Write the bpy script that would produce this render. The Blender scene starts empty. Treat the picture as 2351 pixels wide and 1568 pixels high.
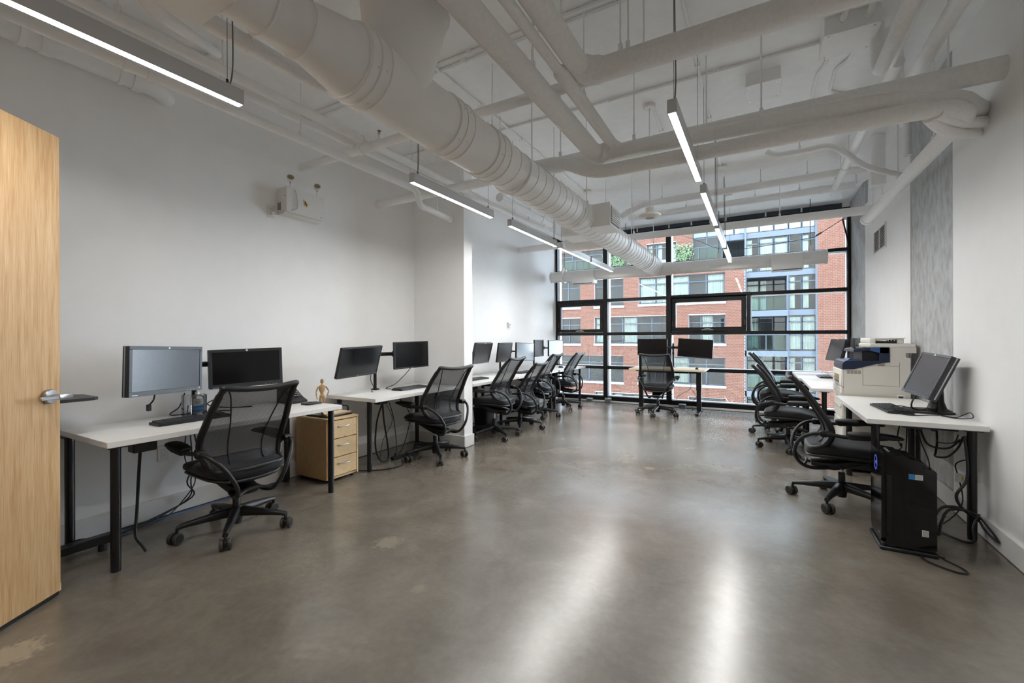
import bpy, bmesh, math, random
from mathutils import Vector, Matrix, Euler

random.seed(7)
scene = bpy.context.scene
COL = scene.collection
PI = math.pi

# ------------------------------------------------------------------ camera
FPX = 1008.0
YAW = math.atan(568.0 / FPX)
cam_data = bpy.data.cameras.new('camera')
cam_data.sensor_fit = 'HORIZONTAL'
cam_data.sensor_width = 36.0
cam_data.lens = 36.0 * FPX / 2351.0
cam_data.shift_y = -7.0 / 2351.0
cam_data.clip_start = 0.02
cam_data.clip_end = 300
cam = bpy.data.objects.new('camera', cam_data)
cam.rotation_mode = 'QUATERNION'
cam.matrix_world = (Matrix.Translation((0, 0, 1.30)) @ Matrix.Rotation(YAW, 4, 'Z')
                    @ Matrix.Rotation(PI / 2, 4, 'X') @ Matrix.Rotation(math.radians(-0.2), 4, 'Z'))
COL.objects.link(cam)
scene.camera = cam

# ------------------------------------------------------------------ sky and exposure
world = bpy.data.worlds.new('overcast_sky')
scene.world = world
world.use_nodes = True
_bg = world.node_tree.nodes['Background']
_bg.inputs[0].default_value = (0.80, 0.89, 1.0, 1)
SKY = 33.0
_bg.inputs[1].default_value = SKY
FIXTURE_EMISSION = 100.0
scene.view_settings.view_transform = 'Standard'
scene.view_settings.look = 'None'
scene.view_settings.gamma = 1.0
scene.view_settings.use_curve_mapping = False
scene.view_settings.exposure = 0.33
scene.cycles.max_bounces = 14
scene.cycles.diffuse_bounces = 12
scene.cycles.glossy_bounces = 4
scene.cycles.transmission_bounces = 6
scene.cycles.transparent_max_bounces = 16
scene.cycles.sample_clamp_indirect = 5.0
scene.cycles.sample_clamp_direct = 12.0
scene.cycles.caustics_reflective = False
scene.cycles.caustics_refractive = False
scene.cycles.use_denoising = True

# ------------------------------------------------------------------ room numbers (metres)
XL, XR = -3.84, 1.27          # left and right walls
YBK, YW = -1.6, 8.80          # wall behind the camera, window plane
ZC = 3.47                     # ceiling
WY0, WY1, WX = 4.27, 4.44, -3.06   # the short return wall on the left

# ------------------------------------------------------------------ materials
def lin(c):
    if isinstance(c, str):
        c = [int(c[i:i + 2], 16) / 255 for i in (0, 2, 4)]
    return tuple((v / 12.92 if v <= 0.04045 else ((v + 0.055) / 1.055) ** 2.4) for v in c) + (1,)

def mat(name, col, rough=0.5, metal=0.0, spec=0.5, emit=None, coat=0.0):
    m = bpy.data.materials.new(name)
    m.use_nodes = True
    b = m.node_tree.nodes['Principled BSDF']
    b.inputs['Base Color'].default_value = lin(col)
    b.inputs['Roughness'].default_value = rough
    b.inputs['Metallic'].default_value = metal
    b.inputs['Specular IOR Level'].default_value = spec
    b.inputs['Coat Weight'].default_value = coat
    if emit:
        b.inputs['Emission Color'].default_value = emit[0]
        b.inputs['Emission Strength'].default_value = emit[1]
    return m

def nodes(m):
    return m.node_tree.nodes, m.node_tree.links, m.node_tree.nodes['Principled BSDF']

def tex(m, scale=(1, 1, 1), coord='Object', kind='ShaderNodeTexNoise', **kw):
    n, l, b = nodes(m)
    tc = n.new('ShaderNodeTexCoord'); mp = n.new('ShaderNodeMapping')
    mp.inputs['Scale'].default_value = scale
    l.new(tc.outputs[coord], mp.inputs[0])
    t = n.new(kind)
    for k, v in kw.items():
        t.inputs[k].default_value = v
    l.new(mp.outputs[0], t.inputs[0])
    return t

def ramp(m, src, stops, target='Base Color'):
    n, l, b = nodes(m)
    r = n.new('ShaderNodeValToRGB')
    e = r.color_ramp.elements
    e.remove(e[1])
    for i, (p, c) in enumerate(stops):
        el = e[0] if i == 0 else e.new(p)
        el.position = p
        el.color = lin(c) if isinstance(c, str) else (c, c, c, 1)
    l.new(src, r.inputs[0])
    if target:
        l.new(r.outputs[0], b.inputs[target])
    return r

def bump(m, src, strength=0.2, dist=0.01):
    n, l, b = nodes(m)
    bp = n.new('ShaderNodeBump')
    bp.inputs['Strength'].default_value = strength
    bp.inputs['Distance'].default_value = dist
    l.new(src, bp.inputs['Height'])
    l.new(bp.outputs[0], b.inputs['Normal'])

M = {}
def noisy(name, c0, c1, scale, rough=0.5, bmp=0.0, coord='Object', detail=4.0, **kw):
    m = mat(name, c0, rough, **kw)
    sc = scale if isinstance(scale, tuple) else (scale,) * 3
    t = tex(m, sc, coord, Detail=detail)
    ramp(m, t.outputs['Fac'], [(0.35, c0), (0.65, c1)])
    if bmp:
        bump(m, t.outputs['Fac'], bmp, 0.004)
    M[name] = m
    return m

noisy('wall_paint', 'f3f3f3', 'f5f5f5', 1.3, 0.55, 0.03)
noisy('ceiling_paint', 'f2f3f4', 'f6f7f7', 2.5, 0.6, 0.10)
noisy('pipe_paint', 'eff0f0', 'f3f3f3', 3.0, 0.5, 0.04)
noisy('wrap_paint', 'eaeae9', 'f0efee', 9.0, 0.6, 0.5)
noisy('duct_paint', 'efeeec', 'f1f0ef', 1.5, 0.45, 0.02)
noisy('trim_paint', 'e4e3e1', 'e8e7e5', 2.0, 0.4)
noisy('desk_white', 'e9e8e6', 'edecea', 2.0, 0.35)
noisy('desk_birch', 'd9cbb2', 'e0d4bd', (2, 14, 14), 0.4)
M['black_metal'] = mat('black_metal', '0d0d10', 0.32, 0.0, 0.5)
M['black_plastic'] = mat('black_plastic', '0f1012', 0.45)
M['soft_black'] = mat('soft_black', '101113', 0.62)
M['gloss_black'] = mat('gloss_black', '09090b', 0.09)
M['rubber'] = mat('rubber', '1b1a19', 0.7)
M['caster_grey'] = mat('caster_grey', '3a3734', 0.55)
M['cable_black'] = mat('cable_black', '141416', 0.5)
M['wire_black'] = mat('wire_black', '0a0a0b', 0.9, 0.0, 0.0)
M['cable_blue'] = mat('cable_blue', '2c5fa8', 0.5)
M['cable_white'] = mat('cable_white', 'd8d6d2', 0.5)
M['cable_grey'] = mat('cable_grey', '6c6c6c', 0.5)
M['chrome'] = mat('chrome', 'c9ccd0', 0.18, 1.0)
M['steel'] = mat('steel', 'b9babc', 0.34, 1.0)
M['galvanised'] = mat('galvanised', 'aeb3b8', 0.4, 0.8)
M['alu_fixture'] = mat('alu_fixture', 'c6c7c9', 0.45, 0.2)
M['frame_black'] = mat('frame_black', '0b0b0c', 0.5, 0.0, 0.3)
M['frame_cap_dark'] = mat('frame_cap_dark', '1a1b1c', 0.6)
M['frame_cap'] = mat('frame_cap', '5a5d61', 0.45)
M['dark_panel'] = mat('dark_panel', '252e3b', 0.3)
M['printer_beige'] = mat('printer_beige', 'd6d2ca', 0.5)
M['printer_light'] = mat('printer_light', 'e6e4de', 0.5)
M['printer_blue'] = mat('printer_blue', '1a2540', 0.35)
M['printer_blue_light'] = mat('printer_blue_light', '35558c', 0.35)
M['printer_dark'] = mat('printer_dark', '0d1016', 0.5)
M['printer_line'] = mat('printer_line', '8d8578', 0.6)
M['paper_tan'] = mat('paper_tan', 'd8b482', 0.7)
M['paper_white'] = mat('paper_white', 'eceae4', 0.7)
M['paper_manila'] = mat('paper_manila', 'd9c4a4', 0.7)
M['label_white'] = mat('label_white', 'e6e6e4', 0.5)
M['label_print'] = mat('label_print', '8a8c8e', 0.6)
M['label_blue'] = mat('label_blue', '2f86c8', 0.5)
M['label_blue_dark'] = mat('label_blue_dark', '1f6fb4', 0.5)
M['label_yellow'] = mat('label_yellow', 'c99a1e', 0.5)
M['plastic_white'] = mat('plastic_white', 'e6e5e2', 0.4)
M['plastic_grey'] = mat('plastic_grey', '8f9092', 0.5)
M['slot_dark'] = mat('slot_dark', '2b2b2b', 0.6)
M['brass'] = mat('brass', '7a4b2c', 0.4, 0.6)
M['gold'] = mat('gold', 'c9a24c', 0.25, 0.9)
M['dark_hole'] = mat('dark_hole', '2a2f36', 0.8)
M['lens'] = mat('lens', '9a8f78', 0.25, 0.3)
M['bezel_grey'] = mat('bezel_grey', '2b2e33', 0.4)
M['bezel_black'] = mat('bezel_black', '131416', 0.4)
M['screen'] = mat('screen', '0b0d10', 0.24, 0.0, 0.5)
M['screen'].node_tree.nodes['Principled BSDF'].inputs['IOR'].default_value = 1.65
M['screen_matte'] = mat('screen_matte', '0a0b0d', 0.2, 0.0, 0.35)
M['silver'] = mat('silver', 'a9abad', 0.35, 0.6)
M['led_blue'] = mat('led_blue', '5a6cff', 0.4, emit=((0.15, 0.2, 1.0, 1), 0.12))
M['bldg_frame'] = mat('bldg_frame', '2f343a', 0.5)
M['bldg_spandrel'] = mat('bldg_spandrel', '363b41', 0.5)
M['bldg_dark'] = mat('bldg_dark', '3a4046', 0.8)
M['bldg_sill'] = mat('bldg_sill', '5a5855', 0.8)
M['bldg_slab'] = mat('bldg_slab', '383d42', 0.8)
M['leaf'] = mat('leaf', '46573f', 0.6)
M['twig'] = mat('twig', '75706b', 0.8)
M['bounce_paving'] = noisy('bounce_paving', 'c6c6c4', 'd0d0ce', 2.0, 0.9)  # street colour made pale to bounce daylight up to the ceiling
M['cream_curtain'] = noisy('cream_curtain', 'b4b5aa', 'c4c3b6', (3, 1, 0.3), 0.9)

# chair cloth, dark navy-black
m = noisy('seat_cloth', '0d0e13', '12131a', 60, 0.85, 0.15)
m.node_tree.nodes['Principled BSDF'].inputs['Sheen Weight'].default_value = 0.08
noisy('brick_red', '38241e', '3f2a23', 3.1, 0.85, coord='Object')
noisy('brick_pale', '432e26', '3b2620', 2.3, 0.85)
noisy('mortar', '706963', '6a635d', 1.2, 0.9)
noisy('exterior_brick', '8d8378', '978d82', 2.0, 0.9)
noisy('manikin_wood', 'c7a578', 'b8935f', (20, 20, 4), 0.5)

for k_ in ('brick_red', 'brick_pale', 'mortar', 'cream_curtain', 'bounce_paving', 'exterior_brick', 'bldg_sill', 'bldg_slab', 'bldg_spandrel', 'bldg_frame', 'bldg_dark', 'twig', 'leaf'):
    M[k_].node_tree.nodes['Principled BSDF'].inputs['Specular IOR Level'].default_value = 0.0

# veneer of the door, vertical grain
m = mat('door_veneer', 'cfa878', 0.42)
t = tex(m, (55, 55, 1.6), Detail=6.0)
t2 = tex(m, (9, 9, 0.5), Detail=3.0)
n, l, b = nodes(m)
mx = n.new('ShaderNodeMath'); mx.operation = 'ADD'
l.new(t.outputs['Fac'], mx.inputs[0]); l.new(t2.outputs['Fac'], mx.inputs[1])
hf = n.new('ShaderNodeMath'); hf.operation = 'MULTIPLY'; hf.inputs[1].default_value = 0.5
l.new(mx.outputs[0], hf.inputs[0])
ramp(m, hf.outputs[0], [(0.36, 'b98f5e'), (0.5, 'cda676'), (0.64, 'd9b88c')])
M['door_veneer'] = m
m = mat('birch_veneer', 'd9b989', 0.42)
t = tex(m, (5, 5, 40), Detail=5.0)
ramp(m, t.outputs['Fac'], [(0.3, 'd3b181'), (0.5, 'e0c296'), (0.7, 'e8cfa8')])
M['birch_veneer'] = m
m = mat('birch_side', 'c29d6c', 0.45)
t = tex(m, (40, 40, 2.5), Detail=5.0)
ramp(m, t.outputs['Fac'], [(0.3, 'b58f60'), (0.5, 'c49f70'), (0.7, 'cfac7f')])
M['birch_side'] = m

# raw concrete of the wall piers
m = mat('raw_concrete', 'a9aaa9', 0.8)
n, l, b = nodes(m)
t1 = tex(m, (3, 3, 1.6), Detail=7.0, Roughness=0.65)
t2 = tex(m, (16, 16, 0.6), Detail=4.0)
t3 = tex(m, (1.6, 1.6, 0.9), Detail=2.0)
a = n.new('ShaderNodeMath'); a.operation = 'MULTIPLY_ADD'; a.inputs[1].default_value = 0.10
l.new(t2.outputs['Fac'], a.inputs[0]); l.new(t1.outputs['Fac'], a.inputs[2])
a2 = n.new('ShaderNodeMath'); a2.operation = 'MULTIPLY_ADD'; a2.inputs[1].default_value = 0.35
l.new(t3.outputs['Fac'], a2.inputs[0]); l.new(a.outputs[0], a2.inputs[2])
r = ramp(m, a2.outputs[0], [(0.45, '93928f'), (0.68, 'b0b1b1'), (0.90, 'c3c5c7')])
pv = tex(m, (22, 22, 16), kind='ShaderNodeTexVoronoi')
pr = n.new('ShaderNodeValToRGB'); pr.color_ramp.elements[0].position = 0.03; pr.color_ramp.elements[1].position = 0.10
l.new(pv.outputs['Distance'], pr.inputs[0])
mul = n.new('ShaderNodeMix'); mul.data_type = 'RGBA'; mul.blend_type = 'MULTIPLY'; mul.inputs[0].default_value = 0.5
l.new(r.outputs[0], mul.inputs[6]); l.new(pr.outputs[0], mul.inputs[7])
l.new(mul.outputs[2], b.inputs['Base Color'])
bump(m, t1.outputs['Fac'], 0.10, 0.004)
M['raw_concrete'] = m

# ground and polished concrete floor
m = mat('polished_concrete', '8a8177', 0.2)
n, l, b = nodes(m)
t1 = tex(m, (0.55, 0.55, 0.55), Detail=7.0, Roughness=0.6, Distortion=0.4)
t2 = tex(m, (45, 45, 45), Detail=3.0)
cv = tex(m, (6, 6, 6), Detail=5.0)
a = n.new('ShaderNodeMath'); a.operation = 'MULTIPLY_ADD'; a.inputs[1].default_value = 0.16
l.new(t2.outputs['Fac'], a.inputs[0]); l.new(t1.outputs['Fac'], a.inputs[2])
a2 = n.new('ShaderNodeMath'); a2.operation = 'MULTIPLY_ADD'; a2.inputs[1].default_value = 0.25
l.new(cv.outputs['Fac'], a2.inputs[0]); l.new(a.outputs[0], a2.inputs[2])
r = ramp(m, a2.outputs[0], [(0.55, '686158'), (0.80, '777066'), (1.0, '878076')])
tcf = n.new('ShaderNodeTexCoord')
wob = tex(m, (7, 7, 7), Detail=4.0)
def spot(c, rad, gain):
    d = n.new('ShaderNodeVectorMath'); d.operation = 'DISTANCE'
    l.new(tcf.outputs['Object'], d.inputs[0]); d.inputs[1].default_value = c
    w_ = n.new('ShaderNodeMath'); w_.operation = 'MULTIPLY_ADD'; w_.inputs[1].default_value = rad * 1.6; 
    l.new(wob.outputs['Fac'], w_.inputs[0]); l.new(d.outputs['Value'], w_.inputs[2])
    mr_ = n.new('ShaderNodeMapRange'); mr_.inputs[1].default_value = rad * 1.75; mr_.inputs[2].default_value = rad * 1.35
    mr_.inputs[3].default_value = 0.0; mr_.inputs[4].default_value = gain
    l.new(w_.outputs[0], mr_.inputs[0])
    return mr_.outputs[0]
def mathn(op, a_, b_):
    q_ = n.new('ShaderNodeMath'); q_.operation = op
    for i_, v_ in enumerate((a_, b_)):
        if isinstance(v_, (int, float)): q_.inputs[i_].default_value = v_
        else: l.new(v_, q_.inputs[i_])
    return q_.outputs[0]
sp = tex(m, (70, 70, 70), kind='ShaderNodeTexVoronoi')
sel = n.new('ShaderNodeSeparateColor'); l.new(sp.outputs['Color'], sel.inputs[0])
dotm = mathn('MULTIPLY', mathn('LESS_THAN', sp.outputs['Distance'], 0.30), mathn('GREATER_THAN', sel.outputs[0], 0.72))
msk = tex(m, (1.3, 1.3, 1.3), Detail=2.0)
wide = n.new('ShaderNodeMapRange'); wide.inputs[1].default_value = 0.5; wide.inputs[2].default_value = 0.7; wide.inputs[4].default_value = 0.35
l.new(msk.outputs['Fac'], wide.inputs[0])
area = mathn('MAXIMUM', mathn('MAXIMUM', spot((-2.34, 1.71, 0), .42, .75), spot((-2.75, 1.9, 0), .3, .5)), wide.outputs[0])
speck = mathn('MULTIPLY', dotm, area)
stain = mathn('MAXIMUM', mathn('MAXIMUM', spot((-2.07, 2.05, 0), .10, .3), spot((-2.70, .57, 0), .11, .55)), mathn('MAXIMUM', spot((-.96, 4.49, 0), .07, .35), spot((-1.55, 1.75, 0), .05, .15)))
fac = mathn('MAXIMUM', speck, stain)
mix = n.new('ShaderNodeMix'); mix.data_type = 'RGBA'
l.new(fac, mix.inputs[0]); l.new(r.outputs[0], mix.inputs[6]); mix.inputs[7].default_value = lin('b3a68f')
l.new(mix.outputs[2], b.inputs['Base Color'])
b.inputs['Roughness'].default_value = 0.27
b.inputs['Specular IOR Level'].default_value = 0.9
b.inputs['Coat Weight'].default_value = 0.35
b.inputs['Coat Roughness'].default_value = 0.18
M['polished_concrete'] = m

# thin glazing: clear with a fresnel reflection and a film of dust
def pane_mat(name, dust, tint=(0.93, 0.96, 0.97, 1)):
    m = bpy.data.materials.new(name); m.use_nodes = True
    n = m.node_tree.nodes; l = m.node_tree.links
    n.remove(n['Principled BSDF'])
    out = n['Material Output']
    tr = n.new('ShaderNodeBsdfTransparent'); tr.inputs[0].default_value = tint
    gl = n.new('ShaderNodeBsdfGlossy'); gl.inputs['Roughness'].default_value = 0.02
    df = n.new('ShaderNodeBsdfTranslucent'); df.inputs[0].default_value = (0.75, 0.78, 0.8, 1)
    fr = n.new('ShaderNodeFresnel'); fr.inputs[0].default_value = 1.5
    tc = n.new('ShaderNodeTexCoord'); no = n.new('ShaderNodeTexNoise'); no.inputs['Scale'].default_value = 2.2; no.inputs['Detail'].default_value = 5
    l.new(tc.outputs['Object'], no.inputs[0])
    mp = n.new('ShaderNodeMapRange'); mp.inputs[1].default_value = 0.35; mp.inputs[2].default_value = 0.7
    mp.inputs[3].default_value = 0.0; mp.inputs[4].default_value = dust
    l.new(no.outputs['Fac'], mp.inputs[0])
    m1 = n.new('ShaderNodeMixShader'); m2 = n.new('ShaderNodeMixShader')
    l.new(mp.outputs[0], m1.inputs[0]); l.new(tr.outputs[0], m1.inputs[1]); l.new(df.outputs[0], m1.inputs[2])
    l.new(fr.outputs[0], m2.inputs[0]); l.new(m1.outputs[0], m2.inputs[1]); l.new(gl.outputs[0], m2.inputs[2])
    l.new(m2.outputs[0], out.inputs[0])
    M[name] = m
pane_mat('pane_clear', 0.0)
pane_mat('pane_dusty', 0.008)
pane_mat('bldg_glass', 0.0, (0.80, 0.86, 0.88, 1))
pane_mat('rail_glass', 0.0, (0.66, 0.80, 0.78, 1))
pane_mat('clear_plastic', 0.14, (0.985, 0.99, 0.995, 1))

# woven back of the office chairs: threads with open gaps
m = bpy.data.materials.new('chair_net'); m.use_nodes = True
n = m.node_tree.nodes; l = m.node_tree.links
b = n['Principled BSDF']; out = n['Material Output']
b.inputs['Base Color'].default_value = lin('16181c'); b.inputs['Roughness'].default_value = 0.55
tr = n.new('ShaderNodeBsdfTransparent')
tc = n.new('ShaderNodeTexCoord')
w = n.new('ShaderNodeTexWave'); w.bands_direction = 'Z'; w.inputs['Scale'].default_value = 62.0
w.inputs['Distortion'].default_value = 0.6
l.new(tc.outputs['Object'], w.inputs[0])
mp = n.new('ShaderNodeMapRange'); mp.inputs[3].default_value = 0.66; mp.inputs[4].default_value = 0.92
l.new(w.outputs['Fac'], mp.inputs[0])
ms = n.new('ShaderNodeMixShader')
l.new(mp.outputs[0], ms.inputs[0]); l.new(tr.outputs[0], ms.inputs[1]); l.new(b.outputs[0], ms.inputs[2])
l.new(ms.outputs[0], out.inputs[0])
M['chair_net'] = m

# light diffuser
m = bpy.data.materials.new('diffuser'); m.use_nodes = True
b = m.node_tree.nodes['Principled BSDF']
b.inputs['Base Color'].default_value = (0.9, 0.9, 0.88, 1)
b.inputs['Emission Color'].default_value = (1.0, 0.985, 0.95, 1)
b.inputs['Emission Strength'].default_value = FIXTURE_EMISSION
M['diffuser'] = m

# ------------------------------------------------------------------ geometry helpers
def spl(pts, k=6, closed=False):
    """Catmull-Rom through the points."""
    P = [Vector(p) for p in pts]
    n = len(P); out = []
    rng = range(n) if closed else range(n - 1)
    for i in rng:
        if closed:
            p0, p1, p2, p3 = P[(i - 1) % n], P[i], P[(i + 1) % n], P[(i + 2) % n]
        else:
            p0, p1, p2, p3 = P[max(i - 1, 0)], P[i], P[i + 1], P[min(i + 2, n - 1)]
        for j in range(k):
            t = j / k
            out.append(0.5 * ((2 * p1) + (-p0 + p2) * t + (2 * p0 - 5 * p1 + 4 * p2 - p3) * t * t + (-p0 + 3 * p1 - 3 * p2 + p3) * t ** 3))
    if not closed:
        out.append(P[-1])
    return out

class MB:
    def __init__(s):
        s.v = []; s.f = []
    def add(s, vs, fs):
        o = len(s.v)
        s.v += [tuple(v) for v in vs]
        s.f += [tuple(i + o for i in f) for f in fs]
        return s
    def box(s, x0, y0, z0, x1, y1, z1):
        vs = [(x, y, z) for z in (z0, z1) for y in (y0, y1) for x in (x0, x1)]
        return s.add(vs, [(0, 2, 3, 1), (4, 5, 7, 6), (0, 1, 5, 4), (2, 6, 7, 3), (0, 4, 6, 2), (1, 3, 7, 5)])
    def rbox(s, x0, y0, z0, x1, y1, z1, b=0.005, seg=2):
        bm = bmesh.new()
        bmesh.ops.create_cube(bm, size=1)
        for v in bm.verts:
            v.co = Vector((x0 + (v.co.x + .5) * (x1 - x0), y0 + (v.co.y + .5) * (y1 - y0), z0 + (v.co.z + .5) * (z1 - z0)))
        bmesh.ops.bevel(bm, geom=bm.edges[:], offset=b, segments=seg, profile=0.5, affect='EDGES', clamp_overlap=True)
        bm.verts.index_update()
        s.add([v.co for v in bm.verts], [[v.index for v in f.verts] for f in bm.faces])
        bm.free()
        return s
    def tube(s, pts, r, n=8, closed=False, cap=True, flat=1.0):
        P = [Vector(p) for p in pts]
        m = len(P)
        rs = r if isinstance(r, (list, tuple)) else [r] * m
        tang = []
        for i in range(m):
            a = P[(i - 1) % m] if closed else P[max(i - 1, 0)]
            c = P[(i + 1) % m] if closed else P[min(i + 1, m - 1)]
            t = (c - a)
            tang.append(t.normalized() if t.length > 1e-9 else Vector((0, 0, 1)))
        up = Vector((0, 0, 1)) if abs(tang[0].z) < 0.9 else Vector((1, 0, 0))
        nrm = (up - tang[0] * up.dot(tang[0])).normalized()
        vs = []
        for i in range(m):
            if i:
                nrm = (nrm - tang[i] * nrm.dot(tang[i]))
                nrm = nrm.normalized() if nrm.length > 1e-9 else tang[i].orthogonal().normalized()
            bn = tang[i].cross(nrm)
            for k in range(n):
                a = 2 * PI * k / n
                vs.append(P[i] + (nrm * math.cos(a) * flat + bn * math.sin(a)) * rs[i])
        fs = []
        for i in range(m if closed else m - 1):
            j = (i + 1) % m
            for k in range(n):
                k2 = (k + 1) % n
                fs.append((i * n + k, i * n + k2, j * n + k2, j * n + k))
        if cap and not closed:
            fs.append(tuple(range(n - 1, -1, -1)))
            fs.append(tuple((m - 1) * n + k for k in range(n)))
        return s.add(vs, fs)
    def cyl(s, p0, p1, r0, r1=None, n=16):
        return s.tube([p0, p1], [r0, r0 if r1 is None else r1], n)
    def lathe(s, prof, n=24, at=(0, 0, 0), axis='z', cap=True):
        vs = []
        for (r, h) in prof:
            for k in range(n):
                a = 2 * PI * k / n
                c, d = r * math.cos(a), r * math.sin(a)
                p = {'z': (c, d, h), 'y': (d, h, c), 'x': (h, c, d)}[axis]
                vs.append((p[0] + at[0], p[1] + at[1], p[2] + at[2]))
        fs = []
        m = len(prof)
        for i in range(m - 1):
            for k in range(n):
                k2 = (k + 1) % n
                fs.append((i * n + k, i * n + k2, (i + 1) * n + k2, (i + 1) * n + k))
        if cap:
            fs.append(tuple(range(n - 1, -1, -1)))
            fs.append(tuple((m - 1) * n + k for k in range(n)))
        return s.add(vs, fs)
    def prism(s, poly, axis, a0, a1):
        """poly: 2-D points; axis 'y': (x,z), 'x': (y,z), 'z': (x,y)."""
        def P(p, a):
            return {'y': (p[0], a, p[1]), 'x': (a, p[0], p[1]), 'z': (p[0], p[1], a)}[axis]
        n = len(poly)
        vs = [P(p, a0) for p in poly] + [P(p, a1) for p in poly]
        fs = [tuple(range(n - 1, -1, -1)), tuple(range(n, 2 * n))]
        for i in range(n):
            j = (i + 1) % n
            fs.append((i, j, n + j, n + i))
        return s.add(vs, fs)
    def loft(s, rings, cap=True):
        n = len(rings[0])
        vs = [p for r in rings for p in r]
        fs = []
        for i in range(len(rings) - 1):
            for k in range(n):
                k2 = (k + 1) % n
                fs.append((i * n + k, i * n + k2, (i + 1) * n + k2, (i + 1) * n + k))
        if cap:
            fs.append(tuple(range(n - 1, -1, -1)))
            fs.append(tuple((len(rings) - 1) * n + k for k in range(n)))
        return s.add(vs, fs)
    def ball(s, c, r, n=14, m=9, sx=1, sy=1, sz=1):
        prof = [(max(r * math.sin(PI * i / (m - 1)), 1e-4), -r * math.cos(PI * i / (m - 1))) for i in range(m)]
        o = len(s.v)
        s.lathe(prof, n)
        for i in range(o, len(s.v)):
            v = s.v[i]
            s.v[i] = (v[0] * sx + c[0], v[1] * sy + c[1], v[2] * sz + c[2])
        return s
    def xf(s, mtx, start=0):
        for i in range(start, len(s.v)):
            s.v[i] = tuple(mtx @ Vector(s.v[i]))
        return s
    def mesh(s, name, material, smooth=True, angle=38):
        me = bpy.data.meshes.new(name)
        me.from_pydata(s.v, [], s.f)
        me.update()
        bm = bmesh.new(); bm.from_mesh(me)
        bmesh.ops.recalc_face_normals(bm, faces=bm.faces[:])
        bm.to_mesh(me); bm.free()
        if smooth:
            me.polygons.foreach_set('use_smooth', [True] * len(me.polygons))
            me.set_sharp_from_angle(angle=math.radians(angle))
        me.materials.append(M[material] if isinstance(material, str) else material)
        return me
    def build(s, name, material, parent=None, loc=None, rot=None, smooth=True, angle=38):
        return link(name, s.mesh(name, material, smooth, angle), parent, loc, rot)

def link(name, data, parent=None, loc=None, rot=None):
    o = bpy.data.objects.new(name, data)
    COL.objects.link(o)
    if parent is not None:
        o.parent = parent
    if loc is not None:
        o.location = loc
    if rot is not None:
        o.rotation_euler = rot
    return o

def tag(o, label=None, cat=None, group=None, kind=None):
    if label: o['label'] = label
    if cat: o['category'] = cat
    if group: o['group'] = group
    if kind: o['kind'] = kind
    return o

def thing(name, label, cat, loc=(0, 0, 0), rotz=0.0, group=None):
    o = link(name, None, None, loc, (0, 0, rotz))
    o.empty_display_size = 0.1
    return tag(o, label, cat, group)

def struct(name, mb, material, parent=None, **kw):
    o = mb.build(name, material, parent, **kw)
    if parent is None:
        o['kind'] = 'structure'
    return o

def copy_part(src, parent, loc=None, rot=None):
    c = src.copy()
    COL.objects.link(c)
    c.parent = parent
    if loc is not None: c.location = loc
    if rot is not None: c.rotation_euler = rot
    for ch in list(src.children):
        copy_part(ch, c)
    return c

def text_part(name, body, size, material, parent, loc, rot, depth=0.0004, align='CENTER'):
    cu = bpy.data.curves.new(name, 'FONT')
    cu.body = body; cu.size = size; cu.extrude = depth
    cu.align_x = align; cu.align_y = 'CENTER'
    cu.resolution_u = 2
    tmp = bpy.data.objects.new('tmp', cu)
    COL.objects.link(tmp)
    dg = bpy.context.evaluated_depsgraph_get()
    me = bpy.data.meshes.new_from_object(tmp.evaluated_get(dg))
    bpy.data.objects.remove(tmp)
    me.materials.clear(); me.materials.append(M[material])
    return link(name, me, parent, loc, rot)

# ================================================================== the room shell
struct('floor', MB().box(XL - .2, YBK - .2, -.25, XR + .2, YW + .2, 0), 'polished_concrete')
struct('ceiling', MB().box(XL - .2, YBK - .2, ZC, XR + .2, YW + .2, ZC + .25), 'ceiling_paint')
struct('wall_left', MB().box(XL - .2, YBK - .2, 0, XL, YW + .2, ZC), 'wall_paint')
struct('wall_back', MB().box(XL, YBK - .2, 0, XR, YBK, ZC), 'wall_paint')
struct('wall_return', MB().box(XL, WY0, 0, WX, WY1, ZC), 'wall_paint')
struct('wall_entry', MB().box(XL, -.06, 0, -2.64, .05, ZC), 'wall_paint')
wr = tag(link('wall_right', None), kind='structure')
MB().box(XR, YBK - .2, 0, XR + .2, 4.505, ZC).build('drywall', 'wall_paint', wr)
MB().box(XR + .006, 4.505, 0, XR + .2, 5.565, ZC).build('concrete_pier', 'raw_concrete', wr)
MB().box(XR, 5.575, 0, XR + .2, 7.64, 3.12).build('drywall', 'wall_paint', wr)
MB().box(XR + .03, 5.575, 3.12, XR + .2, 7.64, ZC).build('concrete_band', 'ceiling_paint', wr)
MB().box(XR + .006, 7.65, 0, XR + .2, YW + .2, ZC).build('concrete_pier', 'raw_concrete', wr)

def baseboard(name, x0, y0, x1, y1):
    struct(name, MB().rbox(x0, y0, 0.004, x1, y1, .14, .003, 1), 'trim_paint')
baseboard('baseboard_left', XL, .05, XL + .016, WY0)
baseboard('baseboard_return', XL + .016, WY0 - .016, WX + .016, WY0)
baseboard('baseboard_return_end', WX, WY0, WX + .016, WY1 + .016)
baseboard('baseboard_far_left', XL, WY1, XL + .016, YW - .1)
baseboard('baseboard_right', XR - .016, YBK, XR, YW - .1)

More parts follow.
